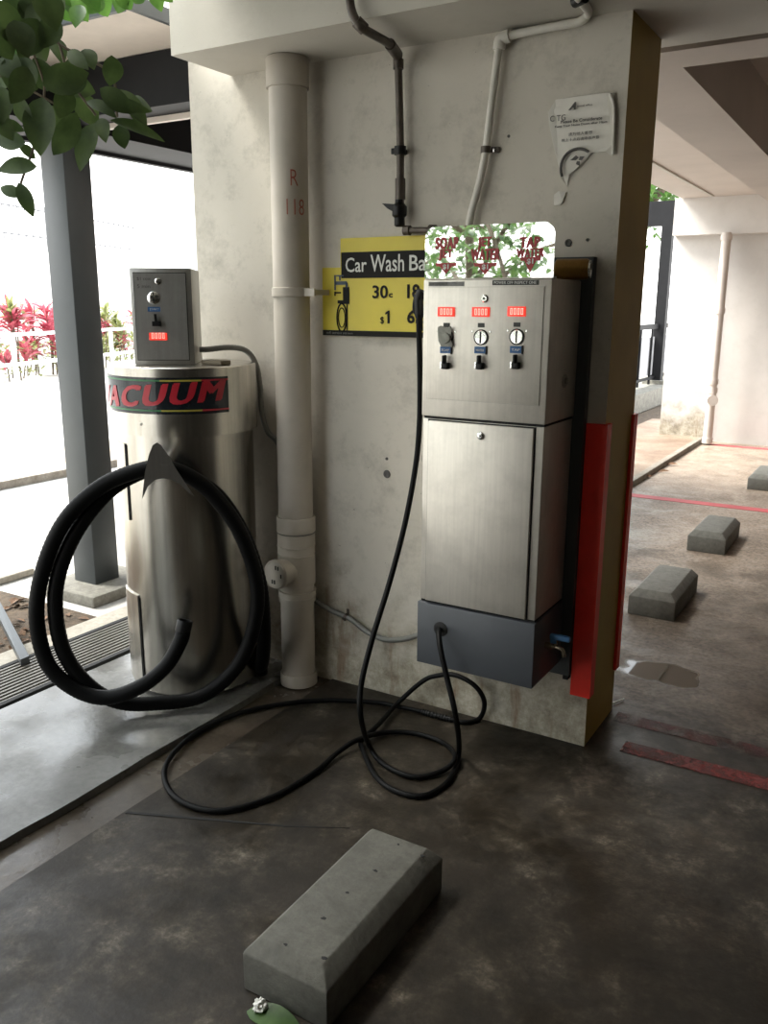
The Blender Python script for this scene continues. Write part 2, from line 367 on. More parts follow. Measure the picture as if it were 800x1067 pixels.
# painted lines on the floor
def worn(name, col, under, amt):
    m, t, b = nmat(name); v = objvec(t); n = noise(t, 9, 12, .85, v, .3)
    c = ramp(t, noise(t, 4, 4, .6, v), [(.3, tuple(x * .7 for x in col)), (.7, col)]); t.links.new(c, b.inputs['Base Color']); b.inputs['Roughness'].default_value = .6
    tr = t.nodes.new('ShaderNodeBsdfTransparent'); mx = t.nodes.new('ShaderNodeMixShader'); o = [q for q in t.nodes if q.type == 'OUTPUT_MATERIAL'][0]
    t.links.new(ramp(t, n, [(amt - .10, 0), (amt + .10, 1)]), mx.inputs[0]); t.links.new(tr.outputs[0], mx.inputs[1]); t.links.new(b.outputs[0], mx.inputs[2]); t.links.new(mx.outputs[0], o.inputs[0]); return m
M['redline'] = worn('worn_red_paint', (.24, .032, .028), None, .48)
M['redline2'] = worn('faded_red_paint', (.17, .035, .03), None, .55)
M['redfar'] = worn('rosy_floor_paint', (.55, .10, .11), None, .3)
def line(x0, x1, y0, y1, m, label):
    o = part('floor_line', B().box(x0, x1, y0, y1, .0005, .003), m, None, False); tag(o, label, 'floor marking', kind='structure')
line(.12, 6.5, .035, .115, M['redline'], 'worn red painted bay line starting beside the yellow pier end')
line(.03, 1.6, .25, .33, M['redline2'], 'faint faded red line parallel behind the worn one')
line(-1.05, 6.5, 4.27, 4.39, M['redfar'], 'thin red bay line across the floor beyond two wheel stops')
line(-1.0, 6.5, 7.50, 7.60, M['redfar'], 'red line along the foot of the far wall')
struct('trim_5', B().poly([Vector(p) for p in ((-1.09, -1.16, .0003), (-.62, -.955, .0003), (-.45, -.86, .0003), (-.62, -.949, .0003), (-1.09, -1.148, .0003))], (0, 0, .0015)), M['gap'], 'dark floor joint')

# ------------------------------------------------------------------ red corner guards
g = B().poly([Vector(p) for p in ((-.060, -.014, .195), (.012, -.014, .195), (.012, .035, .195), (.0, .035, .195), (.0, -.001, .195), (-.060, -.001, .195))], (0, 0, .975))
tag(part('corner_guard', g, M['red'], None, False, (0, 0, .2)), 'wide bright red corner guard on the front edge of the pier', 'corner guard')
g = B().poly([Vector(p) for p in ((.001, .312, .18), (.012, .312, .18), (.012, .356, .18), (-.05, .356, .18), (-.05, .345, .18), (.001, .345, .18))], (0, 0, .99))
tag(part('corner_guard', g, M['red'], None, False, (0, .33, .2)), 'narrow red corner guard on the rear edge of the pier', 'corner guard')

# ------------------------------------------------------------------ drain grating
gr = thing('drain_grating', (-2.17, -1, .0), 'long black slotted drain grating beside the slab', 'drain grating')
part('frame', B().box(-2.37, -2.345, -7, 2.5, -.1, .02).box(-2.06, -2.035, -7, -.2, -.1, .02).box(-2.345, -2.035, -7, 2.5, -.12, -.1), M['gap'], gr, False)
bb = B()
for k in range(11): bb.box(-2.338 + k * .0268, -2.338 + k * .0268 + .011, -7, 2.5, -.05, .018)
part('grate_bars', bb, plain('grating_metal', (.16, .15, .13), .5, .3), gr, False)

# ------------------------------------------------------------------ wheel stops
def wheel_stop(x0, y0, label, mat, dx=.235, dy=.55, h=.10, H=.137):
    c = .032; t = B(); bm = t.bm
    def ring(z, i): return [bm.verts.new((x0 + i, y0 + i, z)), bm.verts.new((x0 + dx - i, y0 + i, z)), bm.verts.new((x0 + dx - i, y0 + dy - i, z)), bm.verts.new((x0 + i, y0 + dy - i, z))]
    R = [ring(0.001, 0), ring(h, 0), ring(H, c)]
    bm.faces.new(R[0][::-1]); bm.faces.new(R[2])
    for a, b in zip(R, R[1:]):
        for k in range(4): bm.faces.new((a[k], a[(k + 1) % 4], b[(k + 1) % 4], b[k]))
    bmesh.ops.bevel(bm, geom=[e for e in bm.edges], offset=.004, segments=2, profile=.5, affect='EDGES')
    for f in list(bm.faces): pass
    o = part('wheel_stop', t, mat, None, True, (x0 + dx / 2, y0 + dy / 2, 0))
    return tag(o, label, 'wheel stop', 'precast concrete wheel stops on the parking floor')
ws = wheel_stop(-.315, -1.515, 'large grey wheel stop nearest the camera, beside a green leaf', M['stop_near'])
wheel_stop(-.25, 1.46, 'grey wheel stop just right of the pier beside the wet puddle', M['stop'])
wheel_stop(-.25, 2.85, 'second grey wheel stop behind the pier, in front of the thin red line', M['stop'])
wheel_stop(-.225, 5.12, 'farthest wheel stop, cut by the right edge of the photo', M['stop'], dx=.235)
# pits in the near stop
for a_, b_, r in ((337, 998, .0075), (440, 892, .006), (337, 957, .007), (298, 984, .006), (391, 907, .006), (362, 930, .005), (415, 880, .004)):
    c = ZP(a_, b_, .1375); q = B(); n_ = 9
    q.poly([c + Vector((math.cos(2 * PI * k / n_) * r * random.uniform(.5, 1.3), math.sin(2 * PI * k / n_) * r * random.uniform(.4, 1.1), -.001)) for k in range(n_)], (0, 0, .0014))
    part('chip', q, M['gap'], ws, False)

# ------------------------------------------------------------------ round downpipe
def downpipe():
    x, y, r = -1.205, -.095, .069
    t = thing('downpipe', (x, y, 0), 'thick off-white round downpipe between vacuum station and yellow sign', 'pipe')
    part('pipe_shaft', B().lathe([(r, .03), (r, HB)], (x, y, 0), seg=40), M['pvc'], t)
    for z0, z1, e in ((2.30, 2.40, .008), (.66, .72, .01), (.365, .41, .007), (.44, .66, .007), (.0, .05, .008)):
        part('collar', B().lathe([(r, z0), (r + e, z0), (r + e, z1 - .006), (r + e - .003, z1), (r, z1)], (x, y, 0), seg=40), M['pvc'], t)
    for z in (.655, .60, .565, .41, .385): part('seam_ring', B().lathe([(r + .0085, z - .0015), (r + .0095, z), (r + .0085, z + .0015)], (x, y, 0), seg=40), M['conduit'] if z > .64 else M['pvc'], t)
    d = Vector((-.08, -1, 0)).normalized(); o = Vector((x, y, .505))
    br = part('cleanout_branch', B().lathe([(.052, .03), (.052, .10), (.056, .10), (.056, .118)], o, d, 32), M['pvc'], t)
    cap = part('cleanout_cap', B().lathe([(.060, .112), (.060, .128), (.054, .134), (.002, .134)], o, d, 32), M['pvc'], br)
    rt = d.cross(Vector((0, 0, 1)))
    for sx_, sz in ((-.02, .03), (-.008, .031), (.0, -.03), (.012, -.03), (-.035, .0)):
        c = o + d * .1345 + rt * sx_ + Vector((0, 0, sz)); n = B().box(c.x - .0025, c.x + .0025, c.y - .002, c.y + .002, c.z - .008, c.z + .008)
        part('cap_slot', n, M['gap'], cap, False)
    cl = part('pipe_clamp', B().lathe([(r, 1.575), (r + .006, 1.577), (r + .006, 1.607), (r, 1.609)], (x, y, 0), seg=40).box(x + r, x + r + .05, y - .02, y - .012, 1.578, 1.606).box(x + r + .036, x + r + .046, y - .014, -.001, 1.582, 1.602), M['pvc'], t)
    # stencilled R / 118 wrapped on the shaft
    def wrap(s, ang, z, wd, h):
        me = textmesh(s, wd, h, bold=-.01)
        for v in me.vertices:
            a = ang + v.co.x / r; rr = r + .0006 + v.co.z; v.co = Vector((x + math.cos(a) * rr, y + math.sin(a) * rr, z + v.co.y))
        link('stencil', me, M['graffiti'], t)
    wrap('R', math.radians(-50), 1.965, .028, .055); wrap('118', math.radians(-63), 1.865, .068, .055)
    return t
downpipe()

# ------------------------------------------------------------------ steel water pipe
def water_pipe():
    yb = -.365
    a = [YP(364, -30, yb), YP(365, 4, yb), YP(371, 22, yb), ZP(380, 31, 2.365), ZP(406, 46, 2.368), YP(414, 57, -.055), YP(415, 72, -.045), YP(417, 150, -.04), YP(417, 200, -.04), YP(418, 236, -.035)]
    t = thing('water_pipe', YP(417, 160, 0), 'brown galvanised water pipe dropping down the wall to a black valve', 'pipe')
    part('pipe_run', B().tube(a, .0135, 12, 6), M['galv'], t)
    for p, q in ((a[2], a[3]), (a[4], a[5]), (YP(417, 186, -.04), YP(417, 208, -.04)), (a[6], YP(415, 62, -.045))):
        part('pipe_fitting', B().tube([p, (p + q) / 2, q], .0185, 12, 3), M['galv'], t)
    c = YP(417, 157, -.04)
    cl = part('pipe_bracket', B().lathe([(.014, -.014), (.021, -.014), (.021, .014), (.014, .014)], c, (0, 0, 1), 16).box(c.x - .004, c.x + .004, c.y, -.001, c.z - .008, c.z + .008).box(c.x - .035, c.x - .014, c.y - .006, c.y + .002, c.z - .010, c.z + .010, .003), M['blackpl'], t)
    v = YP(414, 221, -.04)
    part('valve_body', B().lathe([(.012, -.05), (.018, -.045), (.018, -.02), (.026, -.012), (.026, .018), (.016, .03), (.016, .05)], (v.x + .008, v.y, v.z), (0, 0, 1), 16), M['blackpl'], t)
    part('valve_lever', B().poly([Vector((v.x - .052, v.y - .02, v.z + .03)), Vector((v.x + .006, v.y - .024, v.z + .024)), Vector((v.x + .006, v.y - .024, v.z - .006)), Vector((v.x - .03, v.y - .02, v.z + .012))], (0, .012, 0)), M['blackpl'], t, False)
    p, q = YP(421, 240, -.04), YP(452, 240, -.04)
    tag(part('pipe_stub', B().tube([p, q], .011, 12, 1, False).tube([p, p + (q - p) * .2], .017, 12, 1, False).tube([q - (q - p) * .14, q + (q - p) * .06], .019, 12, 1, False), M['galv'], None, True, p), 'short horizontal brown pipe stub above the yellow sign', 'pipe')
water_pipe()
def pvc_pipe():
    t = thing('conduit_pipe', YP(506, 156, 0), 'thin off-white pipe slanting down the wall to the wash machine top', 'pipe')
    y = -.026
    a = [ZP(597, -12, 2.375), ZP(606, 2, 2.372), YP(613, 13, -.05), YP(605, 22, y), YP(585, 26, y), YP(550, 33, y), YP(527, 38, y)]
    part('horizontal_run', B().tube(a, .0125, 12, 6), M['pvc_white'], t)
    e = [YP(531, 37, y), YP(524, 39.5, y), YP(521, 43, y), YP(520, 52, y)]
    part('elbow_fitting', B().tube(e, .020, 14, 5), M['pvc_white'], t)
    part('vertical_run', B().tube([YP(520, 46, y), YP(513, 100, y), YP(506, 156, y), YP(499, 192, y), YP(490, 226, y), YP(486, 262, y)], .0125, 12, 5), M['pvc_white'], t)
    c = YP(506, 156, y)
    part('saddle_clip', B().lathe([(.013, -.010), (.017, -.010), (.017, .010), (.013, .010)], c, (0, 0, 1), 16).box(c.x + .012, c.x + .040, -.012, -.001, c.z - .009, c.z + .009, .002), M['galv'], t)
    c2 = YP(514.5, 156.5, -.014); part('clip_screw', B().lathe([(.006, 0), (.006, .004), (.003, .005)], c2, (0, -1, 0), 12), M['chrome'], t)
    c3 = ZP(604, -1, 2.372); part('end_clamp', B().tube([c3 - Vector((.018, -.012, 0)), c3 + Vector((.018, -.012, 0))], .017, 12, 1, False), M['blackpl'], t)
pvc_pipe()

# ------------------------------------------------------------------ yellow price sign
def price_sign():
    t = thing('price_sign', YP(400, 300, 0), 'yellow and black car wash price sign on wall, partly behind the wash machine', 'sign')
    xr = -.512
    xl, xs = -1.120, -1.037; zt, zs, zb = 1.787, 1.683, 1.435; y0 = -.012
    part('sign_panel', B().poly([Vector(p) for p in ((xl, y0, zb), (xr, y0, zb), (xr, y0, zt), (xs, y0, zt), (xs, y0, zs), (xl, y0, zs))], (0, .011, 0)), M['yellow'], t, False)
    part('footer_band', B().box(xl, xr, y0 - .0015, y0, zb - .002, zb + .018), M['signblack'], t, False)
    part('title_band', B().box(xs + .004, xr, y0 - .0015, y0, 1.644, 1.737), M['signblack'], t, False)
    yt = y0 - .0017
    for s_, a_, b_, zz, hh in (('Car', 360, 382, 1.6655, .052), ('Wash', 386, 421, 1.6655, .060), ('Bay', 426.5, 453, 1.650, .071)):
        p0 = YP(a_, 270, yt).x; p1 = YP(b_, 270, yt).x; text('title_lettering', s_, M['signwhite'], t, (p0, yt, zz), XR, ZU, width=p1 - p0, height=hh, bold=.008)
    def T(s, px, py, px2, h, **k):
        a = YP(px, py, yt); b = YP(px2, py, yt); text('price_lettering', s, M['signblack'], t, (a.x, yt, a.z), XR, ZU, width=b.x - a.x, height=h, **k)
    T('30', 388, 311, 404, .047, bold=.02); T('c', 405, 310, 409, .015, bold=.02)
    T('18', 424, 311, 437, .050, bold=.03); T('$', 396, 338, 400, .028); a = YP(404, 337, yt); part('price_lettering', B().poly([Vector((a.x + u_ - .002, yt, a.z + v_)) for u_, v_ in ((0, 0), (.009, 0), (.009, .046), (.003, .046), (-.009, .038), (-.009, .031), (0, .035))], (0, -.0006, 0)), M['signblack'], t, False); T('6', 424, 337, 432, .047, bold=.03); T('min', 433, 337, 447, .018, bold=.02)
    a = YP(340, 347, yt); text('footer_lettering', 'self service station', M['greylabel'], t, (a.x, yt, zb + .004), XR, ZU, width=.12, height=.009)
    # picture of a tap over a bucket and of a coiled hose
    def Q(b, px, py, w_, h_):
        c = YP(px, py, yt); b.box(c.x - w_ / 2, c.x + w_ / 2, yt - .0008, yt, c.z - h_ / 2, c.z + h_ / 2)
    b = B(); Q(b, 349, 294.5, .007, .055); Q(b, 355, 295, .055, .013); Q(b, 361, 298, .010, .024); Q(b, 354, 290, .007, .016); Q(b, 354, 287.3, .033, .005); part('tap_picture', b, plain('navy_print', (.03, .05, .08), .4), t, False)
    b = B(); Q(b, 360.5, 308, .028, .062); Q(b, 352, 305, .028, .006); Q(b, 349, 306, .006, .016); part('bucket_picture', b, M['signblack'], t, False)
    b = B(); c = YP(356, 331, yt)
    for rr in (.026, .018): b.tube([Vector((c.x + math.cos(a_) * rr * .85, yt - .0003, c.z + math.sin(a_) * rr * 2.0)) for a_ in [2 * PI * k / 20 for k in range(21)]], .0028 if rr > .02 else .002, 6, 1, False)
    b.box(c.x - .018, c.x + .018, yt - .001, yt, c.z + .052, c.z + .064); b.box(c.x + .022, c.x + .026, yt - .001, yt, c.z - .06, c.z + .05)
    part('hose_picture', b, M['signblack'], t, False)
price_sign()

# ------------------------------------------------------------------ torn notice on wall
def notice():
    t = thing('torn_notice', YP(605, 140, 0), 'torn white paper notice taped high on wall above the wash machine', 'notice')
    pts = [(571.5, 118), (579, 104), (606, 100), (632, 97), (641, 97), (639, 108), (640.5, 118), (639, 150), (637.5, 163), (631, 158), (616, 159.5), (610, 167), (600, 177), (593, 182), (591, 194), (585, 186), (582, 172), (577, 152), (573, 132)]
    b = B(); P = [YP(px, py, -.004) for px, py in pts]
    for i, p in enumerate(P): p.y -= .003 + .004 * (i % 3 == 0)
    f = b.poly(P, (0, .002, 0)); part('sheet', b, M['paper'], t, False)
    part('curled_edge', B().tube([YP(635.5, 98, -.012), YP(639.5, 112, -.012), YP(639, 140, -.012), YP(638.5, 161, -.012)], .0045, 8, 4), M['paper'], t)
    yt = -.0155
    def T(s, px, py, px2, h, **k):
        a = YP(px, py, yt); c = YP(px2, py, yt); text('printed_line', s, M['ink'], t, (a.x, yt, a.z), XR, (-.03, 0, 1), width=c.x - a.x, height=h, **k)
    T('A', 592, 115, 600, .022, bold=.06, shear=.5); T('hostel office', 601, 111.5, 617, .005)
    T('C TG', 573, 127, 589, .017); T('Please Be Considerate', 584, 129, 627, .0095, bold=.02); T('Keep Your Noise Down after 10pm', 578, 134, 632, .0085, bold=.02)
    T('请为他人着想', 592, 142, 617, .010); T('晚上十点后请降低声量', 585, 148, 624, .009)
    c = YP(603, 176, yt - .001)
    arc = [YP(603 + 19 * math.cos(a_) * 1.0 , 176 + 21 * -math.sin(a_), yt) for a_ in [math.radians(58 + i * 12) for i in range(13)]]
    arc = [p for p in arc]
    part('prohibition_ring', B().tube(arc, .0042, 8, 1, False), M['ink'], t)
    b = B()
    for pl in ([(594, 167), (600, 162), (603, 164), (600, 167)], [(604, 163), (609, 163), (606, 167), (603, 167)], [(601, 168), (604, 168), (604, 173), (600, 171)]):
        b.poly([YP(a_, b_, yt) for a_, b_ in pl], (0, -.001, 0))
    part('symbol_blots', b, M['ink'], t)
    c = YP(581, 207, -.004); p = [YP(577, 203, -.004), YP(582, 199, -.006), (YP(590, 200, -.004)), YP(586, 210, -.008), YP(583, 214, -.004), YP(577, 214, -.004)]
    tag(part('paper_scrap', B().poly(p, (0, .003, 0)), M['paper'], None, False, c), 'small white paper scrap stuck on the wall under the torn notice', 'paper scrap')
notice()

# ------------------------------------------------------------------ WASH MACHINE
X0, X1, YF = -.527, -.098, -.30
ZS, ZL, ZBOT, ZT = 1.190, .552, .322, 1.627
def seven(t, p, wd, h, right, up, nrm, s='0000'):
    """four zero digits of seven-segment type, lower left corner p"""
    R, U, N = Vector(right), Vector(up), Vector(nrm); b = B(); dw = wd / 4
    def seg(o, a, c):
        pts = [o, o + R * a, o + R * a + U * c, o + U * c]; b.poly(pts, N * .0008)
    for k in range(4):
        o = Vector(p) + R * (k * dw + dw * .14) ; w_ = dw * .62; th = h * .10
        sl = h * .1
        seg(o, w_, th); seg(o + U * (h - th) + R * 0, w_, th)
        seg(o, th, h); seg(o + R * (w_ - th), th, h)
    return part('digits', b, M['led'], t, False)
def wash_machine():
    t = thing('car_wash_machine', ((X0 + X1) / 2, -.15, ZBOT), 'tall stainless steel coin-operated car wash machine mounted on the white wall', 'car wash machine')
    part('back_plate', B().box(X0 + .02, -.062, -.034, -.0015, ZBOT - .05, 1.70), M['post'], t, False)
    part('upper_cabinet', B().box(X0, X1, YF, -.034, ZS + .004, ZT, .004), M['steel'], t)
    cb = part('lower_cabinet', B().box(X0 + .003, X1 - .004, YF + .006, -.034, ZL + .004, ZS - .004, .003), M['steel'], t)
    part('cabinet_joint', B().box(X0 + .006, X1 - .006, YF + .01, -.04, ZL - .01, ZS + .006), M['gap'], t, False)
    dr = part('lower_door', B().box(X0 + .028, X1 - .034, YF - .006, YF + .02, ZL + .006, ZS - .010, .003), M['steel'], t)
    part('door_gap', B().box(X0 + .024, X1 - .030, YF + .003, YF + .007, ZL + .002, ZS - .006), M['gap'], t, False)
    c = YP(501, 454, YF - .006)
    part('lock', B().lathe([(.0125, 0), (.0125, .004), (.009, .006), (.002, .006)], c, (0, -1, 0), 20), M['chrome'], dr)
    part('keyhole', B().lathe([(.0035, .006), (.0035, .0068)], c, (0, -1, 0), 10), M['gap'], dr)
    fp = part('control_panel', B().box(X0 + .020, X1 - .022, YF - .0035, YF + .01, ZS + .062, ZT - .024, .0012), M['steel'], t)
    yp = YF - .0035
    part('panel_seam', B().box(X0 + .0185, X1 - .0210, YF - .0008, YF + .002, ZS + .0610, ZT - .0230), M['steel_side'], t, False)
    c = YP(505, 311, yp); part('lock', B().lathe([(.012, 0), (.012, .004), (.009, .007), (.002, .007)], c, (0, -1, 0), 20), M['chrome'], fp)
    part('keyhole', B().lathe([(.0035, .007), (.0035, .0078)], c, (0, -1, 0), 10), M['gap'], fp)
    for i, (px, pd) in enumerate(((465, 324.8), (501, 325), (538.3, 324.5))):
        c = YP(px, pd, yp); sc = .031
        d = part('display', B().box(c.x - .0295, c.x + .0295, yp - .004, yp, c.z - .0145, c.z + .0145, .001), M['ledred'], fp)
        seven(d, Vector((c.x - .021, yp - .0042, c.z - .0095)), .046, .019, XR, ZU, (0, -1, 0))
        # small dark label, coin slot, blue label, lever
        q = YP(px + .3, pd + 13.8, yp); part('slot_label', B().box(q.x - .011, q.x + .011, yp - .0015, yp, q.z - .0065, q.z + .0065), M['darklabel'], fp, False)
        q = YP(px + .2, pd + 26.5, yp)
        cs = part('coin_slot', B().lathe([(.0225, 0), (.0225, .002), (.0195, .005), (.001, .0055)], q, (0, -1, 0), 28), M['chrome'], fp)
        part('slit', B().box(q.x - .0022, q.x + .0022, yp - .0072, yp - .004, q.z - .018, q.z + .018), M['gap'], cs, False)
        part('slot_rim', B().lathe([(.0225, .0), (.0245, .0), (.0245, .003), (.0225, .003)], q, (0, -1, 0), 28), M['gap'], cs)
        for dx_ in (-.030, .030): part('rivet', B().lathe([(.004, 0), (.003, .002)], (q.x + dx_, yp, q.z + .018), (0, -1, 0), 10), M['chrome'], fp)
        if i == 0:
            pts = [(-.027, .03), (-.016, .036), (.004, .030), (.018, .034), (.022, .022), (.019, .0), (.027, -.030), (.010, -.028), (-.012, -.030), (-.024, -.012)]
            cv = part('tape_cover', B().poly([Vector((q.x + a, yp - .008, q.z + b_)) for a, b_ in pts], (0, -.003, 0)).lathe([(.017, 0), (.016, .006), (.001, .007)], (q.x + .002, yp - .010, q.z - .002), (0, -1, 0), 20), M['tape'], fp)
            cv['label'] = 'grey taped cover over the left coin slot'
        q = YP(px - .2, pd + 39.8, yp)
        lb = part('blue_label', B().box(q.x - .021, q.x + .017, yp - .002, yp, q.z - .0105, q.z + .0105), M['blue'], fp, False)
        part('label_clip', B().box(q.x + .0175, q.x + .0215, yp - .005, yp, q.z - .013, q.z + .013), M['gap'], fp, False)
        text('label_lettering', ('SOAP', 'WATER', 'TAP')[i], M['signwhite'], lb, (q.x - .016, yp - .0022, q.z - .004), XR, ZU, width=.028, height=.007)
        q = YP(px + .2, pd + 53, yp)
        lv = part('selector_lever', B().box(q.x - .004, q.x + .004, yp - .028, yp - .006, q.z - .002, q.z + .024, .002).box(q.x - .008, q.x + .013, yp - .022, yp, q.z - .020, q.z + .001, .003), M['blackpl'], fp)
        part('lever_block', B().box(q.x - .0165, q.x - .008, yp - .016, yp, q.z - .020, q.z + .003, .002), M['chrome'], lv)
    a = YP(446, 297, yp); part('info_label', B().box(a.x, a.x + .125, yp - .001 + .0035, yp + .0036, ZT - .0205, ZT - .007), M['greylabel'], t, False)
    a = YP(513, 294.5, YF); il = part('info_label', B().box(a.x, a.x + .150, YF - .001, YF, ZT - .0185, ZT - .004), M['darklabel'], t, False)
    text('label_lettering', 'POWER OFF INSPECT ONE', M['signwhite'], il, (a.x + .006, YF - .0012, ZT - .0155), XR, ZU, width=.136, height=.0085)
    a = YP(446, 297, YF); text('label_lettering', 'CAR PARK NO. 2', M['ink'], t, (a.x + .008, YF - .0022, ZT - .0165), XR, ZU, width=.06, height=.006)
    # hinges / lock on the dark side
    c = XP(588, 397, X1 + .001); part('side_knob', B().lathe([(.022, 0), (.022, .002), (.009, .003), (.009, .010), (.002, .012)], c, (1, 0, 0), 16), M['steel_side'], t)
    # ---- polished header with lettering
    z0, z1, yy = ZT + .003, 1.786, YF - .001; w0, w1 = X0 + .004, X1 + .002; rr = .035; pts = [(w0, z0), (w1, z0)]
    pts += [(w1 - rr + rr * math.cos(a_), z1 - rr + rr * math.sin(a_)) for a_ in [PI / 2 * k / 8 for k in range(9)]]
    pts += [(w0 + rr - rr * math.sin(a_), z1 - rr + rr * math.cos(a_)) for a_ in [PI / 2 * k / 8 for k in range(9)]]
    hd = part('header_plate', B().poly([Vector((x, yy, z)) for x, z in pts], (0, .003, 0)), M['mirror'], t, False)
    part('header_foot', B().box(w0, w1, yy + .003, yy + .03, z0 - .002, z0 + .003), M['steel'], hd, False)
    def L(s, px, py, px2, h, bold=.045):
        a = YP(px, py, yy); b = YP(px2, py, yy); text('header_lettering', s, M['signred'], hd, (a.x, yy - .001, a.z), XR, ZU, width=b.x - a.x, height=h, fat=.15, spacing=1.16)
    L('SOAP', 453.5, 260, 477.5, .036, .05); L('JET', 457, 271.7, 471.5, .034, .05)
    L('JET', 497.5, 260, 512, .036, .05); L('WATER', 490.5, 271.5, 520.5, .034, .04)
    L('TAP', 541, 258.5, 562.5, .031, .05); L('WATER', 538, 268.5, 566.5, .026, .04)
    for px, py, ww, hh in ((464.5, 274, .074, .034), (505.5, 274, .078, .034), (552.5, 268, .066, .044)):
        c = YP(px, py, yy - .001); ar = [(-ww / 2, 0), (ww / 2, 0), (ww / 2 - .004, -.010), (ww * .28, -.010), (0, -hh), (-ww * .28, -.010), (-ww / 2 + .004, -.010)]
        ak = part('down_arrow', B().poly([Vector((c.x + a, c.y, c.z + b_)) for a, b_ in ar], (0, -.0008, 0)), M['signred'], hd, False)
        text('arrow_lettering', '$1', M['signwhite'], ak, (c.x - .010, c.y - .0012, c.z - .021), XR, ZU, width=.020, height=.017, bold=.03)
    # ---- grey base box with hose outlet and tap
    bx = part('hose_box', B().box(X0 - .002, X1 + .001, YF - .004, -.034, ZBOT, ZL - .004, .003), M['greybox'], t)
    c = YP(459, 655.5, YF - .004)
    part('hose_outlet', B().lathe([(.026, 0), (.026, .0025), (.019, .004), (.001, .0042)], c, (0, -1, 0), 24), M['gap'], bx)
    p = XP(568, 672, X1 + .001)
    tp = part('tap', B().tube([p, p + Vector((.022, 0, 0))], .011, 14, 1, False).tube([p + Vector((.02, 0, 0)), p + Vector((.045, 0, 0)), p + Vector((.060, 0, -.006)), p + Vector((.066, 0, -.028))], .0075, 12, 4).tube([p + Vector((.035, 0, 0)), p + Vector((.035, 0, .026))], .007, 10, 1, False), M['brass'], bx)
    hv = part('tap_handle', B().box(p.x + .015, p.x + .085, p.y - .010, p.y + .010, p.z + .026, p.z + .046, .006).box(p.x + .018, p.x + .04, p.y - .008, p.y + .008, p.z + .012, p.z + .028, .004), M['bluetap'], tp); hv['label'] = 'light blue tap lever'
    q = YP(586, 697, -.04); part('bottom_bracket', B().box(-.085, -.066, -.03, -.002, .255, .30), M['gap'], t, False)
wash_machine()
# gold can on the machine
t = thing('drink_can', (-.10, -.11, ZT + .033), 'gold drink can lying on its side on top of the wash machine', 'can')
cx, cy, cz = -.165, -.10, ZT + .033
ax = Vector((.985, .17, 0))
part('can_body', B().lathe([(.024, 0), (.032, .006), (.032, .100), (.027, .108)], (cx, cy, cz), ax, 32), M['gold'], t)
part('can_end', B().lathe([(.0275, .106), (.0275, .112), (.024, .112), (.023, .108), (.001, .108)], (cx, cy, cz), ax, 32), M['chrome'], t)

# ------------------------------------------------------------------ pressure hose and spray gun
def press_hose():
    Z = .011
    # from the outlet in the grey box, down and around on the floor, up to the gun hanging on the left of the machine
    P = [YP(458, 656, YF - .006), YP(457, 659, YF - .045), YP(459, 677, -.385), YP(466, 708, -.41), YP(475, 748, -.43)]
    P += [ZP(478, 785, .02), ZP(468, 812, Z), ZP(442, 829, Z), ZP(412, 824, Z), ZP(391, 808, Z), ZP(378, 781, Z + .002), ZP(377, 771, Z + .01), ZP(392, 757, .03), ZP(414, 733, .03)]
    P += [YP(440, 710, -.075), YP(456, 704, -.055), YP(474, 703.5, -.05), YP(494, 714, -.05), YP(504.5, 731, -.045), ZP(500, 748, .014), ZP(485, 752.5, Z), ZP(468, 749, Z), ZP(442, 742, Z), ZP(414, 736, Z), ZP(388, 731.5, Z), ZP(328, 730, Z), ZP(268, 738, Z), ZP(222, 754, Z), ZP(187, 778, Z), ZP(171, 805, Z), ZP(184, 832, Z), ZP(226, 845, Z), ZP(280, 832, Z), ZP(327, 805, Z), ZP(352, 784, Z + .008), ZP(372, 771, .034), ZP(400, 763.5, .014), ZP(432, 764, Z), ZP(462, 774, Z + .002), ZP(474, 789, .034), ZP(461, 803, .014), ZP(432, 809.5, Z), ZP(402, 798, .014), ZP(385, 778, .045)]
    P += [YP(376, 748, -.62), YP(376, 715, -.60), YP(388, 665, -.53), YP(406, 606, -.42), YP(422, 545, -.33), YP(433, 485, -.27), YP(437, 440, -.25), YP(437.5, 390, -.24), YP(436.5, 345, -.24), YP(436.5, 328, -.24)]
    P = [Vector((p.x, p.y, max(p.z, Z))) for p in P]
    t = thing('pressure_hose', (P[26].x, P[26].y, 0), 'thin black pressure hose looping over the wet floor from grey outlet box', 'hose')
    part('hose_run', B().tube(P, .0095, 10, 8), M['black'], t)
    a = YP(452, 746, -.1); S_ = [ZP(470, 749.5, Z), ZP(460, 747, Z), ZP(448, 744, Z), ZP(440, 741.5, Z)]
    part('spring_guard', B().tube(S_, .011, 10, 14, True, lambda i, n: .0100 + .0025 * (i % 4 < 2)), M['blackpl'], t)
press_hose()
t = thing('spray_gun', YP(436, 315, -.22), 'black spray gun hanging on the left side of the wash machine', 'spray gun')
yg = -.22
part('gun_body', B().tube([YP(437.5, 345, yg), YP(436.5, 322, yg), YP(436.5, 312, yg), YP(440, 303, yg)], [.011] * 4 + [.016] * 10 + [.018] * 30, 12, 6), M['blackpl'], t)
part('trigger_guard', B().tube([YP(437, 330, yg), YP(432, 325, yg), YP(431.5, 316, yg), YP(434, 307, yg), YP(438, 304, yg)], .006, 8, 5), M['blackpl'], t)
part('trigger', B().tube([YP(437, 309, yg), YP(434, 316, yg), YP(435, 323, yg)], .004, 8, 4), M['galv'], t)
part('gun_hanger', B().box(X0 - .02, X0 + .01, yg - .004, yg + .004, YP(437, 300, yg).z, YP(437, 300, yg).z + .006), M['galv'], t, False)

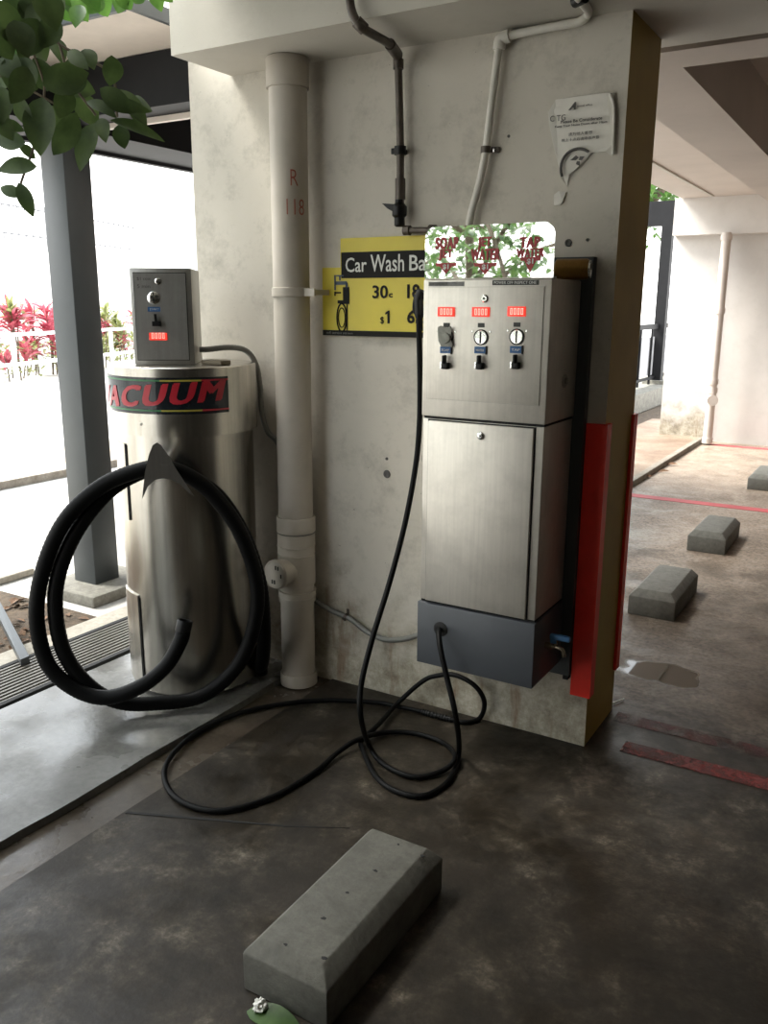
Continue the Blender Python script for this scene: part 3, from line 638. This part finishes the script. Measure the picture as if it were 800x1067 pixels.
# ------------------------------------------------------------------ VACUUM STATION
DC = Vector((-1.588, -.295, 0)); DR, RR = .2625, .281; ZR0, ZR1 = 1.075, 1.325
dirc = (CAMP - DC); dirc.z = 0; dirc.normalize(); A0 = math.atan2(dirc.y, dirc.x)      # azimuth of the drum's front
def drum_pt(th, z, r): a = A0 + th; return Vector((DC.x + math.cos(a) * r, DC.y + math.sin(a) * r, z))
def vacuum():
    t = thing('vacuum_station', (DC.x, DC.y, .03), 'round stainless steel coin-operated vacuum station on the wet slab', 'vacuum cleaner')
    part('drum_body', B().lathe([(DR - .002, .045), (DR, .05), (DR, ZR0 + .01)], DC, seg=96), M['drum'], t)
    part('drum_lid', B().lathe([(RR - .018, ZR0 + .002), (RR, ZR0), (RR, ZR1 - .004), (RR - .004, ZR1), (.002, ZR1 + .001)], DC, seg=96), M['drum'], t)
    ft = B()
    for a in (-1.1, .9, 3.0): p = drum_pt(a, .03, DR - .03); ft.lathe([(.02, 0), (.02, .018)], p, seg=12)
    part('feet', ft, M['gap'], t)
    # curved plate pieces on the left of the drum, standing off with a dark slit
    def plate(z0, z1, th0, th1, r):
        b = B(); n = 10; rows = []
        for k in range(n + 1):
            th = th0 + (th1 - th0) * k / n
            rows.append([b.bm.verts.new(drum_pt(th, z, rr)) for z, rr in ((z0, r), (z1, r), (z1, r + .006), (z0, r + .006))])
        for p, q in zip(rows, rows[1:]):
            for k in range(4): b.bm.faces.new((p[k], p[(k + 1) % 4], q[(k + 1) % 4], q[k]))
        b.bm.faces.new(rows[0]); b.bm.faces.new(rows[-1][::-1]); return b
    part('side_door', plate(.74, 1.035, -1.50, -1.02, DR), M['drum'], t, False)
    part('side_door', plate(.07, .44, -1.52, -.93, DR), M['drum'], t, False)
    part('door_slit', plate(.74, 1.03, -1.02, -.995, DR - .002), M['gap'], t, False); part('door_slit', plate(.07, .43, -.93, -.905, DR - .002), M['gap'], t, False)
    # decal band
    za, zb = 1.158, 1.290
    dec = part('vacuum_decal', plate_arc(za, zb, -1.42, .60, RR + .0005, .0012), M['decalblk'], t, False)
    for z, c in ((zb - .014, 'decalgreen'), (za + .010, 'decalgreen')):
        part('decal_stripe', plate_arc(z, z + .006, -1.42, -.30, RR + .0018, .0006), M['decalgreen'], dec, False)
        part('decal_stripe', plate_arc(z, z + .006, -.30, .22, RR + .0018, .0006), M['decalyellow'], dec, False)
        part('decal_stripe', plate_arc(z, z + .006, .22, .60, RR + .0018, .0006), M['decalred'], dec, False)
    me = textmesh('VACUUM', RR * 2.13, .078, fat=.11, shear=.25, spacing=1.2)
    for v in me.vertices:
        th = -1.56 + v.co.x / RR; rr = RR + .0026 + v.co.z
        z = za + .010 + v.co.y + (v.co.x) * .062
        v.co = drum_pt(th, z, rr)
    link('decal_lettering', me, M['decalred'], dec)
    part('rivet', B().lathe([(.006, 0), (.005, .003), (.001, .004)], drum_pt(-.60, 1.12, RR), drum_pt(-.60, 0, 1) - DC, 12), M['steel_side'], t)
    # control box on the lid
    c = CAMP + ray(172, 380) * 3.36; yaw = math.radians(36); R = Vector((math.cos(yaw), math.sin(yaw), 0)); Nn = Vector((math.sin(yaw), -math.cos(yaw), 0)); U = Vector((0, 0, 1))
    zb_ = ZR1 + .001; W_, D_, H_ = .222, .235, .348
    o = Vector((c.x, c.y, zb_)) - R * (W_ / 2)
    bx = B(); bx.box(0, W_, 0, D_, 0, H_, .004)
    for v in bx.bm.verts: v.co = o + R * v.co.x - Nn * v.co.y + U * v.co.z
    box = part('control_box', bx, M['ctrl'], t)
    def FR(u, v, d=0): return o + R * (u * W_) + U * (v * H_) + Nn * d
    def rect(name, u0, u1, v0, v1, d, m, par):
        return part(name, B().poly([FR(u0, v0), FR(u1, v0), FR(u1, v1), FR(u0, v1)], Nn * d), m, par, False)
    rect('door_seam', .055, .915, .045, .955, .0012, M['gap'], box)
    dr = rect('box_door', .065, .905, .052, .948, .003, M['ctrl'], box)
    def cyl(name, u, v, prof, m, par): return part(name, B().lathe(prof, FR(u, v, .003), Nn, 20), m, par)
    cyl('lock', .46, .865, [(.012, 0), (.012, .004), (.008, .006), (.001, .006)], M['chrome'], dr)
    cs = cyl('coin_slot', .375, .695, [(.0235, 0), (.0235, .003), (.019, .006), (.001, .006)], M['chrome'], dr)
    part('slit', B().poly([FR(.365, .64, .0092), FR(.385, .64, .0092), FR(.385, .75, .0092), FR(.365, .75, .0092)], Nn * .001), M['gap'], cs, False)
    lb = rect('blue_label', .27, .47, .555, .603, .0045, M['blue'], dr)
    text('label_lettering', 'START', M['signwhite'], lb, FR(.30, .568, .0048), R, U, width=.034, height=.008)
    lv = part('selector_lever', B().poly([FR(.34, .405, .003), FR(.47, .405, .003), FR(.47, .455, .003), FR(.34, .455, .003)], Nn * .02).poly([FR(.38, .45, .006), FR(.42, .45, .006), FR(.42, .53, .02), FR(.38, .53, .02)], Nn * .008), M['blackpl'], dr, False)
    dp = rect('display', .27, .56, .258, .335, .006, M['ledred'], dr)
    p = FR(.30, .274, .0063); seven(dp, p, .052, .021, R, U, Nn)
    text('handwriting', '$1 coin', M['ink'], dr, FR(.12, .87, .0031), R, U, width=.05, height=.013)
    text('handwriting', '5 min', M['ink'], dr, FR(.12, .795, .0031), R, U, width=.046, height=.013)
    # hook plate shaped like an arrowhead in front of the hose
    return t, box, (o, R, Nn, U, W_, D_, H_)
def plate_arc(z0, z1, th0, th1, r, th):
    b = B(); n = 40; rows = []
    for k in range(n + 1):
        a = th0 + (th1 - th0) * k / n
        rows.append([b.bm.verts.new(drum_pt(a, z, rr)) for z, rr in ((z0, r), (z1, r), (z1, r + th), (z0, r + th))])
    for p, q in zip(rows, rows[1:]):
        for k in range(4): b.bm.faces.new((p[k], p[(k + 1) % 4], q[(k + 1) % 4], q[k]))
    b.bm.faces.new(rows[0]); b.bm.faces.new(rows[-1][::-1]); return b
vac, vbox, VB = vacuum()
# plane in front of the drum, offset d from its surface
NP = Vector((math.cos(A0 + .0), math.sin(A0 + .0), 0))
def DP(px, py, d):
    c = DC + NP * (DR + d); dd = ray(px, py); return CAMP + dd * ((c - CAMP).dot(NP) / dd.dot(NP))
pts = [(163.5, 461), (168, 464), (175, 474), (183, 488), (192, 502), (202, 517), (196, 513), (188, 505), (179, 500), (170, 498.5), (162, 500), (154, 507), (148, 520.5), (149, 510), (151, 492), (155, 474), (159, 464)]
hk = part('hose_hook', B().poly([DP(px, py, .165) for px, py in pts], -NP * .003), M['ctrl'], vac, False)
part('hook_arm', B().tube([DP(172, 480, .163), DP(172, 480, .06), DP(172, 484, -.005)], .022, 12, 1, False), M['ctrl'], hk)

def vac_hose():
    r = .0285
    A = [(269, 708, -.20), (273, 690, -.10), (275, 660, -.02), (271, 610, .03), (255, 560, .04), (230, 520, .042), (204, 500, .042), (178, 490, .042), (150, 491, .042),
         (112, 513, .05), (76, 560, .06), (58, 615, .07), (64, 672, .075), (88, 710, .075), (122, 731, .07), (165, 735, .07), (210, 725, .07), (247, 694, .07), (265, 650, .075), (267, 605, .085), (250, 555, .10), (224, 518, .108), (200, 498, .11), (174, 488, .11), (146, 490, .105),
         (105, 507, .09), (68, 542, .085), (46, 590, .085), (38, 640, .085), (48, 688, .09), (73, 715, .10), (108, 727, .12), (145, 716, .135), (172, 695, .13), (188, 668, .12), (192, 650, .11)]
    P = [DP(*a) for a in A]
    P = [Vector((p.x, p.y, max(p.z, .0605))) for p in P]
    t = thing('vacuum_hose', (P[16].x, P[16].y, .03), 'thick black corrugated vacuum hose coiled over the hook of the steel drum', 'hose')
    def rf(i, n): return r * (1.0 if i % 2 else .955)
    part('hose_coil', B().tube(P, r, 16, 20, True, rf), M['black'], t)
    e = P[-1]; d = (P[-1] - P[-2]).normalized()
    part('hose_cuff', B().lathe([(.0285, -.03), (.0295, -.02), (.0295, .008), (.027, .014), (.022, .013), (.020, -.01)], e, d, 24), M['blackpl'], t)
    q = P[0]; part('inlet_cuff', B().lathe([(.042, -.05), (.042, .05), (.036, .06)], q + Vector((0, 0, .02)), (0, 0, 1), 20), M['blackpl'], t)
vac_hose()
# grey flexible conduit from the control box behind the downpipe to the grey box
o, R, Nn, U, W_, D_, H_ = VB
s0 = o + R * (W_ + .004) - Nn * .12 + U * .05
P = [s0, s0 + R * .03, YP(240, 362, -.16), YP(257, 366, -.10), YP(267, 381, -.06), YP(271, 404, -.03), YP(273, 430, -.02), YP(279, 450, -.018), YP(290, 463, -.016), YP(303, 500, -.014), YP(305, 560, -.014), YP(312, 605, -.014), YP(327, 624, -.016), YP(345, 636, -.018), YP(365, 645, -.02), YP(382, 658, -.022), YP(400, 666, -.024), YP(420, 666, -.04), YP(438, 661, -.05), YP(442, 660, -.05)]
t = thing('flexible_conduit', (P[8].x, 0, P[8].z), 'grey flexible conduit running from vacuum box behind the downpipe to the grey box', 'conduit')
part('conduit_run', B().tube(P, .012, 10, 12, True, lambda i, n: .0118 if i % 2 else .0108), M['conduit'], t)
c = YP(360, 643, -.02); part('conduit_clip', B().lathe([(.0125, -.006), (.016, -.006), (.016, .006), (.0125, .006)], c, (1, 0, -.5), 14).box(c.x - .005, c.x + .005, -.006, -.001, c.z, c.z + .03), M['galv'], t)
# small mound of tools on the lid edge
p = drum_pt(.75, ZR1, .18)
part('lid_handle', B().box(p.x - .05, p.x + .05, p.y - .03, p.y + .03, ZR1, ZR1 + .018, .006), plain('tan_wood', (.16, .13, .09), .7), vac)

# wall marks
def mark(px, py, r, label):
    c = YP(px, py, -.001); tag(part('wall_hole', B().lathe([(r, 0), (r * .9, .003), (r * .5, .003), (r * .45, .001), (.001, .001)], c, (0, -1, 0), 14), M['ink'], None, True, c), label, 'wall hole')
mark(403, 494, .016, 'round cement-filled hole low on wall between downpipe and wash machine')
mark(403, 478, .006, 'small dark hole above the round cement hole')
mark(530, 142, .005, 'small dark drill hole right of the slanting pipe')
mark(592, 253, .012, 'dark bolt hole on wall above the gold can')
mark(612, 250, .005, 'small dark hole near yellow edge above the gold can')

# ------------------------------------------------------------------ POST, canopy
def post():
    t = thing('canopy_post', (-2.895, .31, .05), 'dark grey square steel post of the walkway canopy behind the vacuum station', 'post')
    part('post_shaft', B().box(-2.98, -2.812, .226, .392, .05, 2.378, .004), M['post'], t)
    part('footing', B().box(-3.10, -2.66, .075, .56, -.012, .052, .012), M['block'], t)
post()
def canopy():
    t = thing('walkway_canopy', (-2.6, 2, 2.6), 'walkway canopy with pale front soffit and dark steel beams beyond the beam end', 'canopy')
    part('soffit_panel', B().box(-4.4, -1.865, -.235, .30, 2.625, 2.66), M['canopy'], t, False)
    part('roof_sheet', B().box(-4.4, -1.865, .30, 4.6, 2.625, 2.66), M['dark_steel'], t, False)
    part('fascia', B().box(-4.42, -1.845, -.255, -.235, 2.61, 2.68).box(-1.865, -1.845, -.255, 4.6, 2.625, 2.68), M['post'], t, False)
    for y in (.23, 4.4): part('cross_beam', B().box(-4.4, -1.78, y, y + .15, 2.40, 2.62), M['dark_steel'], t, False)
    part('side_beam', B().box(-2.98, -2.82, -.2, 4.4, 2.38, 2.62), M['dark_steel'], t, False)
    part('outer_beam', B().box(-4.46, -4.40, -.255, 4.6, 2.60, 2.75), M['dark_steel'], t, False)
    part('white_gutter', B().box(-3.66, -3.60, .3, 4.6, 2.55, 2.62), M['canopy'], t, False)
    part('pale_conduit', B().box(-2.80, -1.80, .385, .41, 2.375, 2.40), M['canopy'], t, False)  # pale conduit strip below the cross beam, gives no light
canopy()
# far post, beam and railing seen right of the pier
t = thing('canopy_post', (-2.8, 12.2, .27), 'dark steel post and beam standing far behind the yellow pier edge', 'post')
part('post_shaft', B().box(-2.85, -2.68, 12.1, 12.27, .27, 2.82), M['dark_steel'], t)
part('post_base', B().box(-2.95, -2.55, 12.0, 12.4, .27, .33), M['block'], t, False)
part('cross_beam', B().box(-3.9, -2.2, 12.1, 12.27, 2.82, 3.20), M['dark_steel'], t, False)
rl = thing('railing', (-2.8, 11, .27), 'dark metal railing with pale infill far behind the pier', 'railing')
part('top_rail', B().box(-2.83, -2.77, 6, 16, 1.18, 1.26), M['dark_steel'], rl, False)
part('bottom_rail', B().box(-2.82, -2.78, 6, 16, .36, .40), M['dark_steel'], rl, False)
for k in range(14): part('baluster', B().box(-2.815, -2.785, 6.2 + k * .7, 6.24 + k * .7, .28, 1.2), M['dark_steel'], rl, False)
part('infill_panel', B().box(-2.835, -2.825, 6, 16, .42, 1.05), plain('pale_infill', (.35, .35, .36), .6), rl, False)

# far round pipe on the back wall
t = thing('downpipe', (-1.03, 7.53, 0), 'pale slim downpipe in the corner of the far wall', 'pipe')
part('pipe_shaft', B().lathe([(.05, .02), (.05, 2.33)], (-1.02, 7.53, 0), seg=24), M['pvc_far'], t)
for z in (.72, .62, 1.5, .05, 2.28): part('collar', B().lathe([(.05, z - .03), (.06, z - .03), (.06, z + .03), (.05, z + .03)], (-1.02, 7.53, 0), seg=24), M['pvc_far'], t)
part('cleanout_cap', B().lathe([(.05, 0), (.05, .12), (.06, .12), (.06, .14), (.001, .14)], (-1.02, 7.53, .52), (.3, -.95, 0), 24), M['pvc_far'], t)

# ------------------------------------------------------------------ small things on the ground
def leaf_shape(b, base, tip, wid, nrm, fold=.25, droop=.1, n=7):
    """one leaf blade with midrib fold, from base to tip"""
    ax = tip - base; L = ax.length; ax.normalize(); N = (nrm - ax * nrm.dot(ax)).normalized(); Sd = ax.cross(N); rows = []
    for i in range(n + 1):
        u = i / n; wv = wid / 2 * (math.sin(PI * u ** .85) ** .8 if 0 < u < 1 else .02); c = base + ax * (L * u) - N * (droop * L * (u - .5) ** 2 * 2)
        rows.append([b.bm.verts.new(c - Sd * wv + N * wv * fold), b.bm.verts.new(c), b.bm.verts.new(c + Sd * wv + N * wv * fold)])
    for p, q in zip(rows, rows[1:]):
        b.bm.faces.new((p[0], p[1], q[1], q[0])); b.bm.faces.new((p[1], p[2], q[2], q[1]))
b = B(); leaf_shape(b, ZP(256, 1052, .006), ZP(312, 1066, .012), .055, Vector((.1, -.2, 1)), .15)
o = part('fallen_leaf', b, M['leaf_bright'], None, True, ZP(285, 1062), False); tag(o, 'bright green fallen leaf at the foot of the near wheel stop', 'leaf')
b = B(); c = ZP(271, 1048, .015)
g = bmesh.ops.create_icosphere(b.bm, subdivisions=3, radius=.016)
for v in b.bm.verts: v.co = c + v.co * (1 + random.uniform(-.28, .2))
tag(part('crumpled_foil', b, M['signwhite'], None, False, c), 'small crumpled pale foil ball beside the near wheel stop', 'litter')
for px, py, lb in ((700, 484, 'dark dry leaf on the floor nearest to far end of the kerb'), (691, 491.5, 'pale brown dry leaf lying between two others by the kerb'), (674, 497, 'dry leaf by the kerb nearest to the pier')):
    b = B(); c = ZP(px, py, .012); leaf_shape(b, c - Vector((.05, 0.02, 0)), c + Vector((.05, .03, .01)), .045, Vector((0, -.4, 1)), .35)
    tag(part('dry_leaf', b, M['dryleaf'], None, True, ZP(px, py), False), lb, 'leaf', 'dry leaves along the kerb')
tag(part('straw', B().tube([ZP(638, 733, .006), ZP(650, 728.5, .006)], .0035, 8, 1, False), M['signwhite'], None, True, ZP(644, 731)), 'thin white straw lying on the floor behind the yellow pier end', 'straw')
# soil bed and plank outside
tag(part('soil_bed', B().box(-3.4, -2.50, -1.6, -.02, -.02, .004), M['soil'], None, False, (-2.9, -.7, 0)), 'brown soil bed with dead leaves beyond the grating', 'soil', kind='stuff')
b = B()
for k in range(150):
    c = Vector((random.uniform(-3.3, -2.52), random.uniform(-1.3, -.05), .012)); a = random.uniform(0, 6.3); d = Vector((math.cos(a), math.sin(a), random.uniform(-.1, .3))) * random.uniform(.02, .035)
    leaf_shape(b, c - d, c + d, .03, Vector((random.uniform(-.5, .5), random.uniform(-.5, .5), 1)), .3, n=3)
tag(part('leaf_litter', b, M['dryleaf'], None, False, (-2.9, -.7, 0), False), 'scattered brown dead leaves on the soil bed', 'leaf litter', kind='stuff')
tag(part('plank', B().poly([ZP(-12, 626, .10), ZP(-2, 628, .10), ZP(31, 690, .02), ZP(22, 694, .02)], (0, 0, .03)), M['post'], None, False, ZP(15, 665)), 'dark plank leaning across the soil bed at the left edge', 'plank')
tag(part('paving_slab', B().box(-4.6, -3.42, -1.6, .3, -.012, .03, .01), M['paving'], None, False, (-4, -.6, 0)), 'pale paving slab at the left edge behind the soil bed', 'paving slab')
struct('trim_6', B().box(-5.78, -5.66, -20, 30, -.05, .06), M['kerb'], 'low road kerb outside')
struct('ground_verge', B().box(-6.7, -5.78, -20, 30, -.05, .05), slab_mat('beige_verge', (.38, .32, .24), (.58, .52, .42), .8, .9, 2), 'beige verge strip beyond the road kerb')

# ------------------------------------------------------------------ white railing and shrubs beyond the road
H0, H1 = Vector((-13.6, 5.2, 0)), Vector((-17.2, 15.2, 0)); hd_ = (H1 - H0).normalized(); hn = Vector((hd_.y, -hd_.x, 0))
ra = thing('railing', H0 + hn * .5, 'white painted metal railing in front of the pink shrubs', 'railing')
def seg_box(b, p, q, w_, z0, z1, z2=None, z3=None):
    d = (q - p).normalized(); s_ = Vector((-d.y, d.x, 0)) * w_ / 2
    a = [Vector((v.x, v.y, z)) for v, z in ((p - s_, z0), (p + s_, z0), (p + s_, z1), (p - s_, z1))]
    c = [Vector((v.x, v.y, z)) for v, z in ((q - s_, z0), (q + s_, z0), (q + s_, z1), (q - s_, z1))]
    A = [b.bm.verts.new(v) for v in a]; C_ = [b.bm.verts.new(v) for v in c]
    b.bm.faces.new(A); b.bm.faces.new(C_[::-1])
    for k in range(4): b.bm.faces.new((A[k], A[(k + 1) % 4], C_[(k + 1) % 4], C_[k]))
p, q = H0 + hn * 1.25, H1 + hn * 1.25
for z in (.95, .42):
    b = B(); seg_box(b, p, q, .05, z, z + .06); part('rail', b, M['white_rail'], ra, False)
for k in range(7):
    c = p.lerp(q, k / 6); part('railing_post', B().box(c.x - .03, c.x + .03, c.y - .03, c.y + .03, -.01, 1.0), M['white_rail'], ra, False)
def cordyline(c, label, pink):
    t = thing('cordyline_shrub', c, label, 'shrub', 'shrubs behind the white railing')
    b = B(); b2 = B(); st = B()
    for k in range(10):
        s_ = c + Vector((random.uniform(-.35, .35), random.uniform(-.35, .35), 0)); top = s_ + Vector((random.uniform(-.12, .12), random.uniform(-.12, .12), random.uniform(.5, 1.45)))
        st.tube([s_, (s_ + top) / 2 + Vector((.03, 0, 0)), top], .014, 6, 2)
        tgt = b if random.random() < pink else b2
        for j in range(20):
            a = random.uniform(0, 2 * PI); e = random.uniform(-.1, 1.25); L = random.uniform(.25, .45); d = Vector((math.cos(a) * math.cos(e), math.sin(a) * math.cos(e), math.sin(e)))
            z0 = top - Vector((0, 0, random.uniform(0, .25))); leaf_shape(tgt, z0, z0 + d * L, .085, Vector((0, 0, 1)) + d.cross(Vector((0, 0, 1))) * .4, .3, .3, 4)
    for k in range(130):
        s_ = c + Vector((random.uniform(-.6, .6), random.uniform(-.55, .55), random.uniform(.05, .75))); a = random.uniform(0, 6.3); d = Vector((math.cos(a), math.sin(a), random.uniform(-.2, .8))) * random.uniform(.1, .2)
        leaf_shape(b2, s_, s_ + d, .08, Vector((0, 0, 1)), .2, .1, 3)
    part('stems', st, M['bark'], t); part('pink_leaves', b, M['leaf_pink'], t, True, None, False); part('green_leaves', b2, M['leaf_olive'], t, True, None, False)
places = ['leftmost at the photo edge', 'second from the left edge', 'left of the dark post', 'touching the left side of the dark post', 'hidden mostly behind the dark post', 'just right of the dark post', 'left of the steel control box', 'behind the steel control box']
for k in range(8):
    c = H0.lerp(H1, (k + 1.2) / 9.5) - hn * .1
    cordyline(c, ('pink and green leaved shrub behind white railing, ' if k < 5 else 'mostly green shrub behind white railing, ') + places[k], .85 if k < 5 else .35)
# pale boundary wall with a picket fence above it, trees painted pale for glare
struct('wall_boundary', B().poly([H0 - hn * 5 - hd_ * 20 + Vector((0, 0, -.1)), H1 - hn * 5 + hd_ * 25 + Vector((0, 0, -.1)), H1 - hn * 5 + hd_ * 25 + Vector((0, 0, 3.1)), H0 - hn * 5 - hd_ * 20 + Vector((0, 0, 3.1))], -hn * .2), M['glass'], 'bright white boundary wall beyond the road')
fe = thing('picket_fence', H0 - hn * 5.1 + Vector((0, 0, 3.1)), 'thin dark picket fence on top of the bright boundary wall', 'fence')
fm = plain('dark_fence_paint', (.13, .13, .14), .7); fb = B(); p, q = H0 - hn * 5.1 - hd_ * 2, H1 - hn * 5.1 + hd_ * 9  # plain dark grey for pickets and rails
for z in (3.5, 4.3): b = B(); seg_box(b, p, q, .03, z, z + .04); part('rail', b, fm, fe, False)
for k in range(60): c = p.lerp(q, k / 59); part('picket', B().box(c.x - .012, c.x + .012, c.y - .012, c.y + .012, 3.1, 4.45), fm, fe, False)

def tree(name, c, h, rad, n, leafL, mats, label, trunk=.12, clusters=12, group=None, thin=1.0, seed=1, branches=8, low=.45, zs=.75):
    rnd = random.Random(seed); t = thing(name, c, label, 'tree', group); st = B(); lf = B()
    c = Vector(c); top = c + Vector((rnd.uniform(-.3, .3), rnd.uniform(-.3, .3), h * .7))
    st.tube([c, c.lerp(top, .5) + Vector((.1, .05, 0)), top], [trunk * (1 - .035 * i) for i in range(20)], 10, 6)
    cen = []
    for k in range(branches):
        a = 2 * PI * k / branches + rnd.uniform(-.3, .3); e = c + Vector((math.cos(a) * rad * rnd.uniform(.45, .9), math.sin(a) * rad * rnd.uniform(.45, .9), h * rnd.uniform(low, 1.0)))
        s_ = c.lerp(top, rnd.uniform(.45, .95)); mid = (s_ + e) / 2 + Vector((0, 0, .2)); st.tube([s_, mid, e], [trunk * .4 * (1 - .05 * i) for i in range(12)], 7, 4); cen.append(e); cen.append(mid)
    while len(cen) < clusters: a = rnd.uniform(0, 6.3); rr = rad * rnd.uniform(.1, .95); cen.append(c + Vector((math.cos(a) * rr, math.sin(a) * rr, h * rnd.uniform(low, 1.05))))
    cr = rad * .42 * thin
    for k in range(n):
        o_ = rnd.choice(cen); v = Vector((rnd.gauss(0, 1), rnd.gauss(0, 1), rnd.gauss(0, zs))); v = v.normalized() * cr * rnd.uniform(.2, 1.1)
        p_ = o_ + v; d = Vector((rnd.uniform(-1, 1), rnd.uniform(-1, 1), rnd.uniform(-.9, .3))).normalized() * leafL * rnd.uniform(.7, 1.3)
        leaf_shape(lf, p_, p_ + d, leafL * .42, Vector((rnd.uniform(-.6, .6), rnd.uniform(-.6, .6), 1)), .25, .15, 3)
    part('trunk', st, M['bark'], t); part('foliage', lf, mats, t, True, None, False); return t
tree('background_tree', H0.lerp(H1, .25) - hn * 8, 6.5, 2.6, 1500, .28, M['leaf_glare'], 'tree painted pale for glare beyond the fence left of the dark post', .15, 14, 'trees beyond the boundary fence', .8, 3, 8, .5)
tree('background_tree', H0.lerp(H1, .85) - hn * 8, 6.2, 2.6, 1500, .28, M['leaf_glare'], 'tree painted pale for glare beyond the fence right of the dark post', .15, 14, 'trees beyond the boundary fence', .8, 4, 8, .5)
tree('background_tree', (-6.5, 20.5, 0), 6.5, 3.4, 3000, .34, M['leaf_bright'], 'bright green tree far behind the pier, above the dark beam', .2, 26, 'trees beyond the boundary fence', .9, 5, 10, .66)
# trees on the open side behind the camera: seen in the polished header
tree('garden_tree', (-3.25, -6.3, 0), 4.2, 1.9, 1900, .15, M['leaf_tree'], 'leafy tree mirrored in the polished header, right of its forked trunk', .07, 30, 'trees mirrored in the header', .62, 11, 12, .25)
tree('garden_tree', (-6.8, -9.5, 0), 5.5, 2.4, 2600, .22, M['leaf_tree'], 'farther leafy tree mirrored in the polished header', .12, 24, 'trees mirrored in the header', .7, 12, 10, .2)

tree('shade_tree', (-4.3, -2.6, 0), 5.6, 2.3, 8000, .2, M['leaf_tree'], 'unseen spreading tree added outside the left edge to block sun, whose branch hangs into the photo', .11, 34, None, .62, 15, 12, .58, .5)  # crown out of view, placed and thickened to keep sun off the wall

# ------------------------------------------------------------------ overhanging branch at the upper left
def branch():
    L = [(43, 100, 41, 162, 31), (80, 118, 56, 163, 25), (98, 127, 82, 178, 22), (76, 97, 103, 131, 24), (117, 58, 115, 90, 22), (44, 88, 93, 76, 28), (118, 92, 154, 130, 22), (116, 123, 173, 146, 14), (123, 130, 130, 155, 17),
         (26, 148, -5, 147, 19), (38, 172, -3, 177, 20), (19, 190, 35, 226, 15), (19, 205, 0, 194, 15), (0, 88, 2, 128, 22), (24, 55, 18, 104, 34), (30, 32, 50, 64, 28), (40, -12, 60, 32, 30), (30, -8, 38, 30, 26), (0, 30, 12, 54, 20),
         (70, 52, 92, 72, 14), (88, 50, 98, 72, 16), (105, 122, 110, 148, 15), (104, 92, 140, 118, 20), (20, 152, 38, 165, 12), (112, 103, 158, 117, 12), (2, 125, 26, 137, 10), (0, 60, 22, 80, 24), (-8, 0, 22, 50, 30), (60, 84, 100, 96, 24), (90, 104, 122, 122, 16), (10, 78, 40, 92, 26), (82, 60, 70, 84, 16), (52, 36, 66, 66, 20), (-10, 100, 8, 140, 22), (14, 20, 30, 60, 26), (140, 100, 158, 116, 11), (-6, 8, 4, 46, 24), (36, 60, 50, 96, 24)]
    L += [(8, -10, 30, 30, 30), (-10, 30, 14, 62, 28), (40, 20, 20, 60, 28), (48, 0, 34, 44, 26), (14, 60, -4, 96, 26), (30, 70, 12, 108, 24), (60, -16, 52, 24, 24), (62, 20, 40, 50, 22), (20, 100, 30, 134, 18), (70, 90, 62, 124, 22), (86, 70, 70, 100, 20), (-6, 120, 14, 146, 18), (134, 108, 150, 132, 12), (50, 110, 74, 140, 20)]
    LB = [(130, -10, 122, 14, 18), (44, -14, 58, 18, 20), (106, -4, 92, 14, 16), (10, 20, 24, 50, 20), (146, -12, 140, 4, 16), (22, 40, 6, 60, 14), (68, -8, 92, 22, 22), (98, -12, 113, 18, 20), (120, -14, 138, 10, 20), (155, -12, 169, 12, 18), (80, -20, 104, 12, 22), (50, -10, 74, 22, 22), (84, 4, 78, 28, 16), (160, -18, 180, 2, 18)]
    t = thing('tree_branch', CAMP + ray(60, 60) * 3.25, 'leafy green branch hanging down at the upper left corner', 'branch')
    rnd = random.Random(4)
    for name, lst, m, d0 in (('dark_leaves', L, M['leaf'], 3.05), ('bright_leaves', LB, M['leaf_bright'], 3.25)):  # shaded and backlit leaves painted as two leaf colours
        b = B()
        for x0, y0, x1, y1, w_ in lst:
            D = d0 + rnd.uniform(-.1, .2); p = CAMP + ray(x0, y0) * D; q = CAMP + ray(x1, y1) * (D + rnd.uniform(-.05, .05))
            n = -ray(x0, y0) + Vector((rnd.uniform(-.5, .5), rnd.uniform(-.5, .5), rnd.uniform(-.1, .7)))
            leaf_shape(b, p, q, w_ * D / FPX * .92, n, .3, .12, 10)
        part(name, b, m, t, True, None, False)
    tw = B(); R_ = lambda x, y, d=3.12: CAMP + ray(x, y) * d
    for pl in ([(-20, 70), (20, 88), (50, 104), (62, 112)], [(30, -25), (48, 24), (62, 46), (100, 66), (118, 80), (122, 122)], [(62, 46), (74, 84), (100, 120)], [(-20, 20), (20, 30), (44, 80), (46, 104)], [(44, 104), (36, 150), (22, 190), (20, 206)]):
        tw.tube([R_(*a) for a in pl], .004, 6, 4)
    part('twigs', tw, M['bark'], t)
branch()
